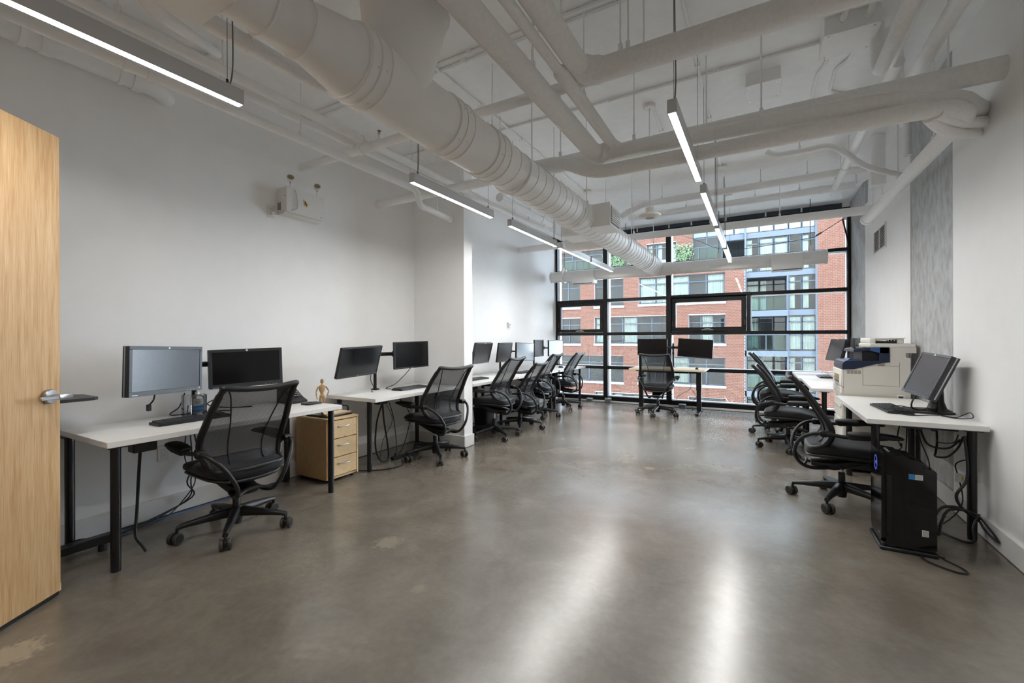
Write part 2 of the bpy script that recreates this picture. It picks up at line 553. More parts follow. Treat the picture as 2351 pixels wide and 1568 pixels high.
# ------------------------------------------------------------------ glazed wall
win = tag(link('window_1', None), kind='structure')
Y0, Y1, YG = YW - .06, YW + .05, YW + .06
def member(nm, x0, z0, x1, z1, y0=Y0, y1=Y1):
    MB().rbox(x0, y0, z0, x1, y1, z1, .003, 1).build(nm, 'frame_black', win)
    MB().box(x0 + .004, YG + .012, z0, x1 - .004, YG + .13, z1).build('outer_cap', 'frame_cap' if nm == 'mullion' else 'frame_cap_dark', win)
VX = [(XL, XL + .045), (-2.785, -2.695), (-1.55, -1.455), (XR - .04, XR)]
HZ = [(.03, .115), (.672, .732), (1.356, 1.416), (2.04, 2.10), (2.685, 2.74), (3.36, 3.385)]
for x0, x1 in VX:
    member('mullion', x0, .03, x1, 3.385)
for i in range(3):
    for z0, z1 in HZ:
        member('transom', VX[i][1], z0, VX[i + 1][0], z1)
for i in range(3):
    for j in range(5):
        if j == 2 and i in (0, 2):
            continue
        MB().box(VX[i][1] - .01, YG, HZ[j][1] - .01, VX[i + 1][0] + .01, YG + .008, HZ[j + 1][0] + .01).build(
            'pane', 'pane_dusty' if j < 2 else 'pane_clear', win)
# dark strip under the slab, split by fins
fx = [XL, -3.3, -2.72, -2.1, -1.5, -1.1, -.78, -.52, .1, .62, 1.18]
for a, b2 in zip(fx[:-1], fx[1:]):
    MB().box(a + .012, YW, 3.385, b2 - .012, YW + .04, ZC).build('head_panel', 'dark_panel', win)
    MB().box(b2 - .012, YW - .02, 3.385, b2 + .012, YW + .04, ZC).build('head_fin', 'trim_paint', win)
MB().box(1.18, YW - .03, 3.2, XR, YW + .04, ZC).build('corner_infill', 'wall_paint', win)

def awning(x0, z0, x1, z1, y0, fr, hw):
    f = MB()
    y1 = YG - .004
    f.rbox(x0, y0, z0, x1, y1, z0 + fr, .004, 1).rbox(x0, y0, z1 - fr, x1, y1, z1, .004, 1)
    f.rbox(x0, y0, z0 + fr, x0 + fr, y1, z1 - fr, .004, 1).rbox(x1 - fr, y0, z0 + fr, x1, y1, z1 - fr, .004, 1)
    s = f.build('awning_sash', 'frame_black', win)
    MB().box(x0 + fr - .006, YG - .03, z0 + fr - .006, x1 - fr + .006, YG - .022, z1 - fr + .006).build('sash_pane', 'pane_clear', s)
    cx = (x0 + x1) / 2
    h = MB().rbox(cx - hw, y0 - .012, z0 + .02, cx + hw, y0, z0 + .034, .003, 1)
    h.tube(spl([(cx - hw * .7, y0 - .016, z0 + .03), (cx - .02, y0 - .03, z0 + .05), (cx + .02, y0 - .03, z0 + .05), (cx + hw * .7, y0 - .016, z0 + .03)], 4), .006, 6)
    h.build('crank_handle', 'steel', s)
    for xx in (x0 + .015, x1 - .025):
        MB().rbox(xx, y0 - .014, z0 + .1, xx + .01, y0, z0 + .2, .003, 1).build('sash_latch', 'brass', s)
awning(-3.79, 1.42, -2.79, 2.035, Y0 + .012, .065, .09)
awning(-1.45, 1.418, -.20, 2.038, Y0 - .02, .075, .10)
# deep surround of the second awning sash
fr = MB()
fr.rbox(-1.475, Y0 - .07, 1.36, -.13, YG - .02, 1.40, .004, 1).rbox(-1.475, Y0 - .07, 2.055, -.13, YG - .02, 2.10, .004, 1)
fr.rbox(-1.475, Y0 - .07, 1.40, -1.45, YG - .02, 2.055, .004, 1).rbox(-.19, Y0 - .07, 1.40, -.13, YG - .02, 2.055, .004, 1)
fr.build('sash_surround', 'frame_black', win)
MB().box(-.135, YG, 1.41, VX[3][0] + .01, YG + .008, 2.05).build('pane', 'pane_clear', win)
MB().box(-.13, YG - .01, 1.41, -.12, YG + .11, 2.05).build('outer_cap', 'frame_cap', win)
# white sill strip on the floor along the glazing
MB().rbox(XL + .05, Y0 - .012, 0, XR - .05, Y0, .03, .002, 1).build('sill_strip', 'trim_paint', win)

# the rest of our own street front, outside the glazing
ext = tag(link('wall_exterior', None), kind='structure')
for (a, z0, b2, z1) in ((-34, -7, XL - .2, 13), (XR + .2, -7, 30, 13), (XL - .2, -7, XR + .2, -.25), (XL - .2, ZC + .25, XR + .2, 13)):
    MB().box(a, YW - .2, z0, b2, YW + .2, z1).build('street_front', 'exterior_brick', ext, smooth=False)

# ------------------------------------------------------------------ the open door
door = tag(link('door_1', None, None, (-2.592, .0785, 0), (0, 0, math.radians(125.2))), kind='structure')
DW = .91
leaf = MB().rbox(0, 0, .022, DW, .045, 2.335, .0025, 1).build('leaf', 'door_veneer', door)
MB().rbox(0, .006, .004, DW - .003, .039, .022, .002, 1).build('bottom_seal', 'soft_black', door)
MB().prism([(DW - .012, .022), (DW + .0004, .022), (DW + .0004, .06)], 'y', -.0006, .004).build('chipped_corner', 'paper_manila', door)
hz = 1.02; hx = DW - .068
rose = MB().lathe([(.034, 0), (.036, -.003), (.036, -.016), (.033, -.021), (.018, -.022)], 36, (hx, 0, hz), 'y').build('rose', 'steel', door)
lv = MB().cyl((hx, -.02, hz), (hx, -.062, hz), .011, n=16)
lv.rbox(hx - .022, -.074, hz - .013, hx + .055, -.056, hz + .011, .004, 2)
lv.rbox(hx - .115, -.072, hz - .010, hx - .020, -.060, hz + .008, .003, 1)
lv.build('lever', 'steel', door)
for zz in (.25, 1.18, 2.1):
    MB().cyl((-.006, .02, zz - .05), (-.006, .02, zz + .05), .007, n=10).build('hinge', 'steel', door)

# ================================================================== outside: the block across the street
YB = 32.0
bld = thing('brick_building', 'red brick apartment block with grey window bays across the street', 'building', (0, YB, -7))
BZ = 7.0     # local z = world z + 7
OPEN = [  # x0, z0, x1, z1 (world), panes across, curtain share
    (-13.99, 3.69, -12.00, 5.73, 2, 0), (-10.87, 3.69, -8.66, 5.68, 2, 0), (-7.55, 3.72, -1.97, 5.62, 5, .5),
    (-13.9, .88, -11.99, 2.83, 2, 0), (-10.88, .89, -5.58, 2.86, 5, .6), (-4.20, .92, -1.95, 2.83, 3, .7),
    (-13.99, -1.94, -8.68, -.01, 4, 0), (-7.61, -1.88, -1.96, -.01, 5, .2),
    (-14.0, -4.7, -11.97, -2.82, 2, 0), (-10.84, -4.7, -5.60, -2.75, 4, .2), (-4.22, -4.7, -1.97, -2.72, 2, .2),
    (-13.98, 6.52, -7.55, 8.0, 5, 0), (-7.0, 6.75, -4.98, 7.95, 3, .9), (-3.96, 6.45, -2.15, 8.55, 2, 0),
    (-13.98, 9.3, -7.55, 10.9, 5, .4), (-7.0, 9.5, -2.2, 10.9, 4, .6), (-13.98, 12.1, -7.55, 13.8, 5, .4), (-7.0, 12.1, -2.3, 13.8, 4, .6),
    (-19.2, 3.69, -15.6, 5.68, 3, .4), (-19.2, .89, -15.6, 2.86, 3, .4), (-19.2, -1.94, -15.6, -.01, 3, .3), (-19.2, 6.52, -15.6, 8.0, 3, .4),
    (6.3, 3.69, 8.6, 5.68, 3, .5), (6.3, .89, 8.6, 2.86, 3, .5), (6.3, -1.94, 8.6, -.01, 3, .5), (6.3, 6.5, 8.6, 8.4, 3, .5),
]
BAY = (-.82, -6.9, 3.06, 16.4)
BAYTOP = (-2.15, 6.0, -.82, 16.4)
def solid_at(x, z):
    for (a, b2, c, d, *_r) in OPEN:
        if a <= x <= c and b2 <= z <= d:
            return False
    for (a, b2, c, d) in (BAY, BAYTOP):
        if a <= x <= c and b2 <= z <= d:
            return False
    return True
# wall slab behind the bricks, cut into vertical strips around the openings
FX0, FX1, FZ0, FZ1 = -20.0, 9.2, -6.9, 16.4
xs = sorted({FX0, FX1} | {v for o in OPEN for v in (o[0], o[2])} | {BAY[0], BAY[2], BAYTOP[0]})
wl = MB()
for a, b2 in zip(xs[:-1], xs[1:]):
    mid = (a + b2) / 2
    cuts = sorted([(o[1], o[3]) for o in OPEN if o[0] <= mid <= o[2]] + [(r_[1], r_[3]) for r_ in (BAY, BAYTOP) if r_[0] <= mid <= r_[2]])
    z = FZ0
    for (c0, c1) in cuts:
        if c0 > z:
            wl.box(a, .012, z + BZ, b2, .5, c0 + BZ)
        z = max(z, c1)
    if z < FZ1:
        wl.box(a, .012, z + BZ, b2, .5, FZ1 + BZ)
wl.build('facade_wall', 'mortar', bld, smooth=False)
# bricks: running bond, each one proud of its joint
CH, BL, J = .1, .235, .014
def clip_spans(x0, x1, zc):
    spans = [(x0, x1)]
    for o in OPEN + [BAY, BAYTOP]:
        if o[1] - .02 < zc < o[3] + .02:
            ns = []
            for (a, b2) in spans:
                if o[2] <= a or o[0] >= b2:
                    ns.append((a, b2)); continue
                if o[0] > a: ns.append((a, o[0]))
                if o[2] < b2: ns.append((o[2], b2))
            spans = ns
    return [sp for sp in spans if sp[1] - sp[0] > .03]
near, restA, restB = [], MB(), MB()
row = 0
z = FZ0
while z + CH <= FZ1:
    off = 0 if row % 2 else -BL / 2
    x = FX0 + off
    while x < FX1:
        for (a, b2) in clip_spans(max(x + J / 2, FX0), min(x + BL - J / 2, FX1), z + CH / 2):
            full = abs((b2 - a) - (BL - J)) < 1e-4
            if full and 3.1 < a < 5.0 and 1.2 < z < 4.3 and len(near) < 300:
                near.append((a, z))
            else:
                (restA if random.random() < .6 else restB).add(
                    [(a, 0, z + J / 2 + BZ), (b2, 0, z + J / 2 + BZ), (b2, 0, z + CH - J / 2 + BZ), (a, 0, z + CH - J / 2 + BZ),
                     (a, .012, z + J / 2 + BZ), (b2, .012, z + J / 2 + BZ), (b2, .012, z + CH - J / 2 + BZ), (a, .012, z + CH - J / 2 + BZ)],
                    [(0, 1, 2, 3), (0, 4, 5, 1), (1, 5, 6, 2), (2, 6, 7, 3), (3, 7, 4, 0)])
        x += BL
    z += CH; row += 1
tag(restA.build('brickwork', 'brick_red', bld, smooth=False), kind='stuff')
tag(restB.build('brickwork', 'brick_pale', bld, smooth=False), kind='stuff')
bme = [MB().box(0, 0, 0, BL - J, .014, CH - J).mesh('brick', mm_, False) for mm_ in ('brick_red', 'brick_pale')]
for (a, z) in near:
    link('brick', bme[0 if random.random() < .6 else 1], bld, (a, 0, z + J / 2 + BZ))

def curtain(x0, x1, z0, z1, y):
    c = MB()
    nseg = max(6, int((x1 - x0) / .05))
    pts = [(x0 + (x1 - x0) * i / nseg, y + .035 * math.sin(i * 1.9 + x0 * 7) + .015 * math.sin(i * .7)) for i in range(nseg + 1)]
    c.add([(px, py, z0 + BZ) for px, py in pts] + [(px, py, z1 + BZ) for px, py in pts],
          [(i, i + 1, nseg + 2 + i, nseg + 1 + i) for i in range(nseg)])
    c.build('curtain', 'cream_curtain', bld)

def bwindow(x0, z0, x1, z1, cols, share, y=.14, sill=True, split=.72):
    f = MB(); t_ = .07
    f.box(x0, y, z0 + BZ, x1, y + .1, z0 + t_ + BZ).box(x0, y, z1 - t_ + BZ, x1, y + .1, z1 + BZ)
    for i in range(cols + 1):
        xx = x0 + (x1 - x0 - t_) * i / cols
        f.box(xx, y, z0 + BZ, xx + t_, y + .1, z1 + BZ)
    zm = z0 + (z1 - z0) * split
    f.box(x0, y + .01, zm + BZ, x1, y + .09, zm + .06 + BZ)
    w_ = f.build('window', 'bldg_frame', bld, smooth=False)
    for i in range(cols):
        xa = x0 + (x1 - x0) * i / cols; xb = x0 + (x1 - x0) * (i + 1) / cols
        MB().box(xa + .03, y + .05, z0 + BZ, xb - .03, y + .056, z1 + BZ).build('pane', 'bldg_glass', w_)
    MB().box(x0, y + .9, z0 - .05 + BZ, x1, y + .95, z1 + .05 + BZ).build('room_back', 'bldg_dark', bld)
    if sill:
        MB().box(x0 - .06, -.05, z0 - .17 + BZ, x1 + .06, .16, z0 + BZ).build('sill', 'bldg_sill', bld)
    for i in range(cols):
        if random.random() < share:
            xa = x0 + (x1 - x0) * i / cols + .08; xb = x0 + (x1 - x0) * (i + 1) / cols - .05
            if random.random() < .35: xb = xa + (xb - xa) * .5
            curtain(xa, xb, z0 + .1, z1 - .08, y + .17)
for (a, b2, c, d, n_, sh) in OPEN:
    bwindow(a, b2, c, d, n_, sh, sill=not (b2 > 6.4 and a < -7.2 and a > -14.2) and a != -3.96)
def rail(x0, x1, z0, z1, y):
    r_ = MB().box(x0, y, z1 + BZ, x1, y + .05, z1 + .05 + BZ)
    nn = max(2, int((x1 - x0) / 1.3))
    for i in range(nn + 1):
        xx = x0 + (x1 - x0 - .04) * i / nn
        r_.box(xx, y, z0 + BZ, xx + .04, y + .05, z1 + BZ)
    ro = r_.build('balcony_rail', 'bldg_frame', bld, smooth=False)
    for i in range(nn):
        MB().box(x0 + (x1 - x0) * i / nn + .05, y + .02, z0 + BZ, x0 + (x1 - x0) * (i + 1) / nn - .02, y + .028, z1 + BZ).build('rail_pane', 'rail_glass', ro)
rail(-13.98, -7.55, 6.4, 7.25, -.02)
rail(-5.0, -2.1, 6.42, 7.35, -.05)
MB().box(-4.2, -.3, 8.55 + BZ, -2.1, .1, 9.0 + BZ).build('balcony_slab', 'bldg_slab', bld)
rail(-4.2, -2.1, 9.0, 9.7, -.3)
# grey glazed bay
CX_ = [-.79, -.01, .797, 1.58, 2.27, 3.0]
SL = [-4.85, -2.3, .3, 2.85, 5.32, 7.85, 10.4, 12.95, 15.4]
for zs in SL:
    MB().box(BAY[0], .16, zs - .17 + BZ, BAY[2], .5, zs + .17 + BZ).build('spandrel', 'bldg_spandrel', bld)
    if zs > 5.6:
        MB().box(BAYTOP[0], .16, zs - .17 + BZ, BAYTOP[2], .5, zs + .17 + BZ).build('spandrel', 'bldg_spandrel', bld)
for i, zs in enumerate(SL[:-1]):
    za, zb = zs + .17, SL[i + 1] - .17
    cols = list(zip(CX_[:-1], CX_[1:]))
    if zs > 5.6:
        cols = [(-2.12, -1.45), (-1.45, -.79)] + cols
    for k, (xa, xb) in enumerate(cols):
        deep = (zs < 5.0 and xa < 1.5)
        yb = 1.35 if deep else .22
        f = MB()
        f.box(xa, yb, za + BZ, xa + .07, yb + .1, zb + BZ).box(xb - .035, yb, za + BZ, xb + .035, yb + .1, zb + BZ)
        zm = za + (zb - za) * .46
        f.box(xa, yb, zm - .04 + BZ, xb, yb + .09, zm + .04 + BZ).box(xa, yb, zb - .42 + BZ, xb, yb + .09, zb - .36 + BZ)
        w_ = f.build('window', 'bldg_frame', bld, smooth=False)
        MB().box(xa + .02, yb + .05, za + BZ, xb, yb + .056, zb + BZ).build('pane', 'bldg_glass', w_)
        if random.random() < (.9 if not deep else .55):
            curtain(xa + .08, xb - .06 if random.random() < .7 else (xa + xb) / 2, za + .1, zb - .1, yb + .16)
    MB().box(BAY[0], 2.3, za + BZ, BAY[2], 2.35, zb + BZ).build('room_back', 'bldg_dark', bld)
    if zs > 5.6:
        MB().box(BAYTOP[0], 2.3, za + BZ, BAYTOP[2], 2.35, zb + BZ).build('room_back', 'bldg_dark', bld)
    if zs < 5.0:
        MB().box(BAY[0], .05, zs - .2 + BZ, 1.55, 1.4, zs + .16 + BZ).build('balcony_slab', 'bldg_slab', bld)
        rail(BAY[0] + .05, 1.5, zs + .2, zs + 1.15, .1)
        MB().box(1.5, .16, za + BZ, 1.58, 1.4, zb + BZ).build('balcony_side', 'bldg_spandrel', bld)
for xx in (BAY[0], BAY[2] - .1):
    MB().box(xx, .05, FZ0 + BZ, xx + .1, 2.3, FZ1 + BZ).build('bay_jamb', 'bldg_spandrel', bld)
MB().box(FX0, .5, -.1, FX1, 12, .1).build('base_slab', 'bldg_slab', bld)
MB().box(FX0, .5, FZ1 + BZ - .2, FX1, 12, FZ1 + BZ + .2).build('roof', 'bldg_slab', bld)
MB().box(FX0, 3.0, 0, FX1, 3.2, FZ1 + BZ).build('core_wall', 'bldg_dark', bld)
tag(MB().box(-60, YW + 1.0, -7.2, 50, 80, -7.0).build('street', 'bounce_paving'), kind='structure')  # unseen street below, coloured pale as a daylight reflector

def shrub(label, x, y, z, rx, rz, nleaf, seed):
    rnd = random.Random(seed)
    t_ = thing('balcony_shrub', label, 'shrub', (x, y, z), 0, 'shrubs on the balconies opposite')
    b_ = MB()
    st = MB()
    for i in range(nleaf):
        a = rnd.uniform(0, 2 * PI); q = rnd.random() ** .5
        p = Vector((rx * q * math.cos(a), .25 * q * math.sin(a), rnd.uniform(.1, 1) * rz))
        d = Vector((rnd.uniform(-1, 1), rnd.uniform(-1, 1), rnd.uniform(-.2, 1))).normalized() * .13
        e = d.orthogonal().normalized() * .035
        b_.add([p, p + d * .5 + e, p + d, p + d * .5 - e], [(0, 1, 2, 3)])
    for i in range(7):
        a = rnd.uniform(-1, 1)
        st.tube([(0.1 * a, 0, 0), (rx * .5 * a, 0, rz * .5), (rx * a * .8, .05, rz * .9)], .012, 4)
    tag(b_.build('foliage', 'leaf', t_, smooth=False), kind='stuff')
    st.build('stems', 'leaf', t_)
shrub('leafy green shrub behind the long balcony rail opposite', -9.0, YB - .1, 6.45, 1.3, 1.25, 700, 3)
shrub('small green shrub on the short balcony opposite', -4.5, YB - .2, 6.45, .65, 1.2, 350, 5)
def twigs(name, label, x, z):
    rnd = random.Random(x)
    b_ = MB()
    b_.tube([(x, YB - 3, -7.0), (x + .05, YB - 3, z - 1.2), (x, YB - 3, z - .4)], [.06, .04, .02], 6)
    for i in range(12):
        h = z - 1.3 + i * .1
        s_ = rnd.choice((-1, 1))
        b_.tube([(x + .02, YB - 3, h), (x + s_ * rnd.uniform(.2, .5), YB - 3 + rnd.uniform(-.2, .2), h + rnd.uniform(.3, .6)), (x + s_ * rnd.uniform(.3, .8), YB - 3, h + rnd.uniform(.6, 1.0))], [.018, .012, .005], 5)
    tag(b_.build(name, 'twig'), label, 'tree')
twigs('bare_tree', 'bare pale twiggy tree low in front of the brick, right of the sit-stand desk', -1.1, -2.9)
twigs('bare_sapling', 'bare pale sapling low in front of the brick behind the window desk chair', -11.2, -3.2)
cb = spl([(1.215, 9.01, 3.26), (.938, 9.6, 3.162), (.773, 10, 3.174), (-.377, 11.5, 3.357), (-1.052, 13, 3.736), (-2.105, 16, 4.725), (-6.5, 31.98, 9.1)], 8)
t_ = thing('overhead_wire', 'thin black overhead wire sagging outside the upper window panes', 'wire', (1.215, 9.01, 3.26))
wb = Vector((1.215, 9.01, 3.26))
MB().tube([p - wb for p in cb], .006, 5).build('wire', 'wire_black', t_)
MB().cyl(cb[7] - wb, cb[10] - wb, .014, n=8).build('splice_sleeve', 'wire_black', t_)

# ================================================================== overhead services
def bend(pts, rad=.08, k=6):
    P = [Vector(p) for p in pts]
    out = [P[0]]
    for i in range(1, len(P) - 1):
        a, b2, c = P[i - 1], P[i], P[i + 1]
        u, v = (a - b2), (c - b2)
        r_ = min(rad, u.length * .45, v.length * .45)
        p, q = b2 + u.normalized() * r_, b2 + v.normalized() * r_
        for j in range(k + 1):
            t = j / k
            out.append(p * (1 - t) ** 2 + b2 * 2 * t * (1 - t) + q * t * t)
    out.append(P[-1])
    return out

def pipe_run(name, label, pts, r, material='pipe_paint', cat='pipe', rods=(), couplings=(), rad=.09, n=18, part='pipe', collars=(), group='painted pipes under the ceiling'):
    base = Vector(pts[0])
    t_ = thing(name, label, cat, base, 0, group)
    L = lambda p: Vector(p) - base
    path = bend(pts, rad)
    MB().tube([p - base for p in path], r, n).build(part, material, t_)
    rr = max(r) if isinstance(r, (list, tuple)) else r
    for (x, y, z) in rods:
        h = MB().cyl(L((x, y, z + rr * .8)), L((x, y, ZC)), .0055, n=8)
        h.build('hanger_rod', 'pipe_paint', t_)
        MB().rbox(*(L((x - .012, y - .012, z + rr * .9))), *(L((x + .012, y + .012, z + rr + .035))), .003, 1).build('hanger_clevis', 'pipe_paint', t_)
    for (p, d, w_) in couplings:
        p = Vector(p); d = Vector(d).normalized()
        c = MB().cyl(L(p - d * w_ / 2), L(p + d * w_ / 2), rr * 1.18, n=n)
        c.build('coupling', 'pipe_paint', t_)
    return t_

SX, SY = (1, 0, 0), (0, 1, 0)
pipe_run('cross_pipe', 'slim white pipe crossing the ceiling just past the first light, ending at the left wall', [(XL, 2.69, 2.95), (XR, 2.69, 2.95)], .037,
         rods=[(-2.3, 2.69, 2.95), (-.6, 2.69, 2.95)], couplings=[((-3.02, 2.69, 2.95), SX, .05), ((-2.88, 2.69, 2.95), SX, .05)])
t_ = pipe_run('cross_pipe', 'white pipe crossing from the second left desk to the right wall, thicker past the duct', [(XL, 3.68, 2.86), (-1.7, 3.68, 2.86)], .046,
         rods=[(-2.2, 3.68, 2.86)])
MB().cyl((-1.75 - XL, 0, .012), (XR - XL, .02, .035), .068, n=22).build('insulated_pipe', 'wrap_paint', t_)
MB().cyl((-.35 - XL, 0, .06), (-.35 - XL, 0, ZC - 2.86), .0055, n=8).build('hanger_rod', 'pipe_paint', t_)
MB().cyl((1.02 - XL, 0, .06), (1.02 - XL, 0, ZC - 2.86), .0055, n=8).build('hanger_rod', 'pipe_paint', t_)
pipe_run('cross_pipe', 'long white pipe crossing in front of the window head below the dark strip', [(XL, 7.1, 2.92), (XR, 7.1, 2.92)], .056,
         rods=[(-2.9, 7.1, 2.92), (-1.75, 7.1, 2.92), (-.62, 7.1, 2.92), (.25, 7.1, 2.92)])
pipe_run('insulated_pipe', 'fat wrapped pipe beside the duct that elbows right into the twin run', [(-1.15, YBK, 2.81), (-1.15, 3.44, 2.785), (.68, 3.45, 2.735), (.86, 3.52, 2.70), (1.07, 3.70, 2.74), (XR, 3.98, 2.76)],
         [.067] * 5 + [.078, .07, .052] + [.05] * 4 + [.062] * 3 + [.070, .066, .062, .060, .062, .066, .07] + [.074] * 5 + [.07, .064] + [.05], 'wrap_paint', rods=[(-.846, 3.45, 2.77), (.016, 3.45, 2.75), (-1.15, 2.3, 2.81)], n=24, rad=.12)
pipe_run('insulated_pipe', 'lower wrapped pipe of the twin run, bending back along the right wall', [(-1.95, 3.48, 2.815), (-1.45, 3.46, 2.80), (-1.17, 3.42, 2.635), (.88, 3.42, 2.627), (1.10, 3.62, 2.65), (1.10, 6.53, 2.675)], .052, 'wrap_paint',
         rods=[(-1.47, 3.46, 2.80), (1.10, 4.25, 2.66), (1.10, 5.2, 2.665), (1.10, 6.2, 2.67)], n=22, rad=.14, couplings=[((1.10, 6.5, 2.675), SY, .06)])
pipe_run('curved_branch', 'upper of the two curved white branches swinging into the right wall', [(.90, 3.44, 2.60), (.96, 3.52, 2.60), (1.054, 3.65, 2.612), (1.15, 3.80, 2.64), (XR, 3.94, 2.68)], .032, 'wrap_paint', rad=.08)
pipe_run('curved_branch', 'lower of the two curved white branches swinging into the right wall', [(.87, 3.45, 2.59), (.93, 3.55, 2.57), (1.0, 3.66, 2.565), (1.108, 3.82, 2.59), (XR, 4.04, 2.645)], .032, 'wrap_paint', rad=.08)
b_ = pipe_run('insulated_pipe', 'thin wrapped pipe running between the two fat wrapped pipes', [(-1.0, YBK, 2.84), (-1.0, 2.35, 2.84), (-1.0, 3.40, 2.82), (-.93, 3.49, 2.79)], [.028] + [.028] * 3 + [.042] * 4 + [.042] * 7 + [.042], 'wrap_paint', rods=[(-1.0, 2.75, 2.84)], couplings=[])
pipe_run('insulated_pipe', 'fattest wrapped pipe that elbows off to the top right corner', [(-.92, YBK, 2.90), (-.92, 2.54, 2.90), (XR, 2.54, 2.90)], [.062] + [.062] * 2 + [.078] * 4 + [.066] + [.066], 'wrap_paint',
         rods=[(-.92, 2.18, 2.9), (-.70, 2.54, 2.9), (-.655, 2.54, 2.9)], n=26, rad=.13)
pipe_run('insulated_pipe', 'wrapped pipe tucked behind the left side of the duct', [(-2.5, YBK, 2.96), (-2.5, 1.95, 2.96), (-2.5, 1.97, ZC)], .046, 'wrap_paint', n=20, couplings=[((-2.5, 1.42, 2.96), SY, .006)])
pipe_run('sprinkler_pipe', 'lowest white pipe along the left wall with the clevis hanger, jogging down at its end',
         [(-3.0, YBK, 2.80), (-3.0, 3.38, 2.80), (-3.03, 3.46, 2.67), (-3.25, WY0, 2.74)], .031, cat='pipe', rad=.07,
         rods=[(-3.0, 2.10, 2.80), (-3.13, 3.86, 2.70), (-3.0, 3.30, 2.80)],
         couplings=[((-3.0, 1.05, 2.80), SY, .02), ((-3.0, 1.16, 2.80), SY, .035), ((-3.0, 3.28, 2.80), SY, .03), ((-3.06, 3.56, 2.68), (-.22, .81, .07), .03), ((-3.23, 4.20, 2.735), (-.22, .81, .07), .04)])
pipe_run('drain_pipe', 'fat white pipe high against the left wall above the door, ending in an elbow', [(-3.75, YBK, 3.09), (-3.75, 1.50, 3.09), (XL, 1.58, 3.09)], .06, n=22, rad=.09,
         couplings=[((-3.75, .83, 3.09), SY, .03), ((-3.75, .93, 3.09), SY, .05), ((-3.75, 1.28, 3.09), SY, .02), ((-3.75, 1.37, 3.09), SY, .05)])
pipe_run('sprinkler_pipe', 'upper white sprinkler main running from the left foreground over the return wall end', [(-2.95, YBK, 3.0), (-2.95, 7.1, 3.0)], .033,
         rods=[(-2.95, 1.0, 3.0), (-2.95, 4.05, 3.0), (-2.95, 5.3, 3.0), (-2.95, 6.3, 3.0)], couplings=[((-2.95, 2.56, 3.0), SY, .05), ((-2.95, 2.82, 3.0), SY, .05), ((-2.95, 2.69, 3.0), SY, .12)])
pipe_run('sprinkler_pipe', 'white pipe just behind the upper sprinkler main, stopping at the return wall', [(-3.10, YBK, 3.0), (-3.10, WY0, 3.0)], .03, rods=[(-3.1, 1.6, 3.0)])
pipe_run('drain_pipe', 'lower of the pair of white pipes half hidden left of the spiral duct', [(-2.75, 4.6, 3.02), (-2.75, 6.15, 3.02)], .045, rods=[(-2.75, 5.4, 3.02)],
         couplings=[((-2.75, 4.62, 3.02), SY, .07), ((-2.75, 5.75, 3.02), SY, .03), ((-2.75, 6.12, 3.02), SY, .03)])
pipe_run('drain_pipe', 'upper of the pair of white pipes half hidden left of the spiral duct', [(-2.68, 4.6, 3.13), (-2.68, 6.6, 3.13)], .045, rods=[(-2.68, 5.0, 3.13)],
         couplings=[((-2.68, 4.62, 3.13), SY, .07)])
pipe_run('sprinkler_pipe', 'white cross pipe under the ceiling beyond the twin run, dropping at its left end', [(-1.78, 6.45, 3.10), (-1.476, 6.5, 3.24), (1.10, 6.5, 3.27)], .046,
         rods=[(-1.62, 6.48, 3.17), (-1.2, 6.5, 3.24), (.02, 6.5, 3.25), (.52, 6.5, 3.26), (.85, 6.5, 3.27)], couplings=[((-1.45, 6.5, 3.24), SX, .05), ((-1.68, 6.47, 3.15), (.3, .05, .14), .03)])
pipe_run('sprinkler_pipe', 'farthest white cross pipe under the ceiling before the dark strip', [(-1.9, 7.4, 3.31), (1.13, 7.4, 3.345)], .05,
         rods=[(-1.0, 7.4, 3.32), (-.05, 7.4, 3.33), (.5, 7.4, 3.335)], couplings=[((.75, 7.4, 3.34), SX, .06), ((1.0, 7.4, 3.34), SX, .05)])
pipe_run('sprinkler_pipe', 'slanting-looking white pipe under the ceiling by the right wall, capped near the window', [(.84, 3.95, 3.2), (.84, 6.9, 3.2)], .038, rods=[(.84, 5.9, 3.2)], couplings=[((.84, 6.1, 3.2), SY, .02), ((.84, 6.88, 3.2), SY, .05)])
pipe_run('conduit', 'curved white conduit looping from the ceiling clamp toward the right wall', [(.075, 5.6, 3.35), (.16, 5.6, 3.29), (.455, 5.6, 3.285), (.66, 5.6, 3.30), (.95, 5.6, 3.0), (XR, 5.62, 2.86)], .027, rad=.12, rods=[(.38, 5.6, 3.285)],
         couplings=[((.30, 5.6, 3.287), SX, .04), ((.47, 5.6, 3.286), SX, .04)])
pipe_run('insulated_pipe', 'wrapped pipe coming from the top right toward the ceiling box', [(.716, YBK, 3.10), (.716, 3.84, 3.10), (.716, 3.9, ZC)], .042, 'wrap_paint')
pipe_run('conduit', 'thin pipe hugging the wrapped pipe at the top right', [(.79, YBK, 3.16), (.79, 3.95, 3.16), (.79, 4.0, ZC)], .02, couplings=[((.79, 2.95, 3.16), SY, .02)])
pipe_run('insulated_pipe', 'white pipe nearest the right wall at the top of the picture', [(.913, YBK, 3.05), (.913, 4.3, 3.05), (.913, 4.36, ZC)], .044, 'pipe_paint')
pipe_run('riser_pipe', 'short upright white pipe with a flared plaster collar by the concrete pier', [(1.20, 5.34, 2.98), (1.20, 5.34, ZC)], .03)
t_ = pipe_run('riser_pipe', 'upright white duct stub in the far right ceiling corner', [(1.12, 6.05, 3.05), (1.12, 6.05, ZC)], .06)
MB().rbox(-.07, -.05, -.12, .06, .06, .05, .006, 1).build('square_box', 'pipe_paint', t_)
pipe_run('conduit', 'thin white conduit rising along the far right wall corner', [(1.2, 6.3, 2.9), (1.2, 6.35, 3.2), (1.12, 7.3, 3.3), (1.12, 7.3, ZC)], .014, rad=.1)

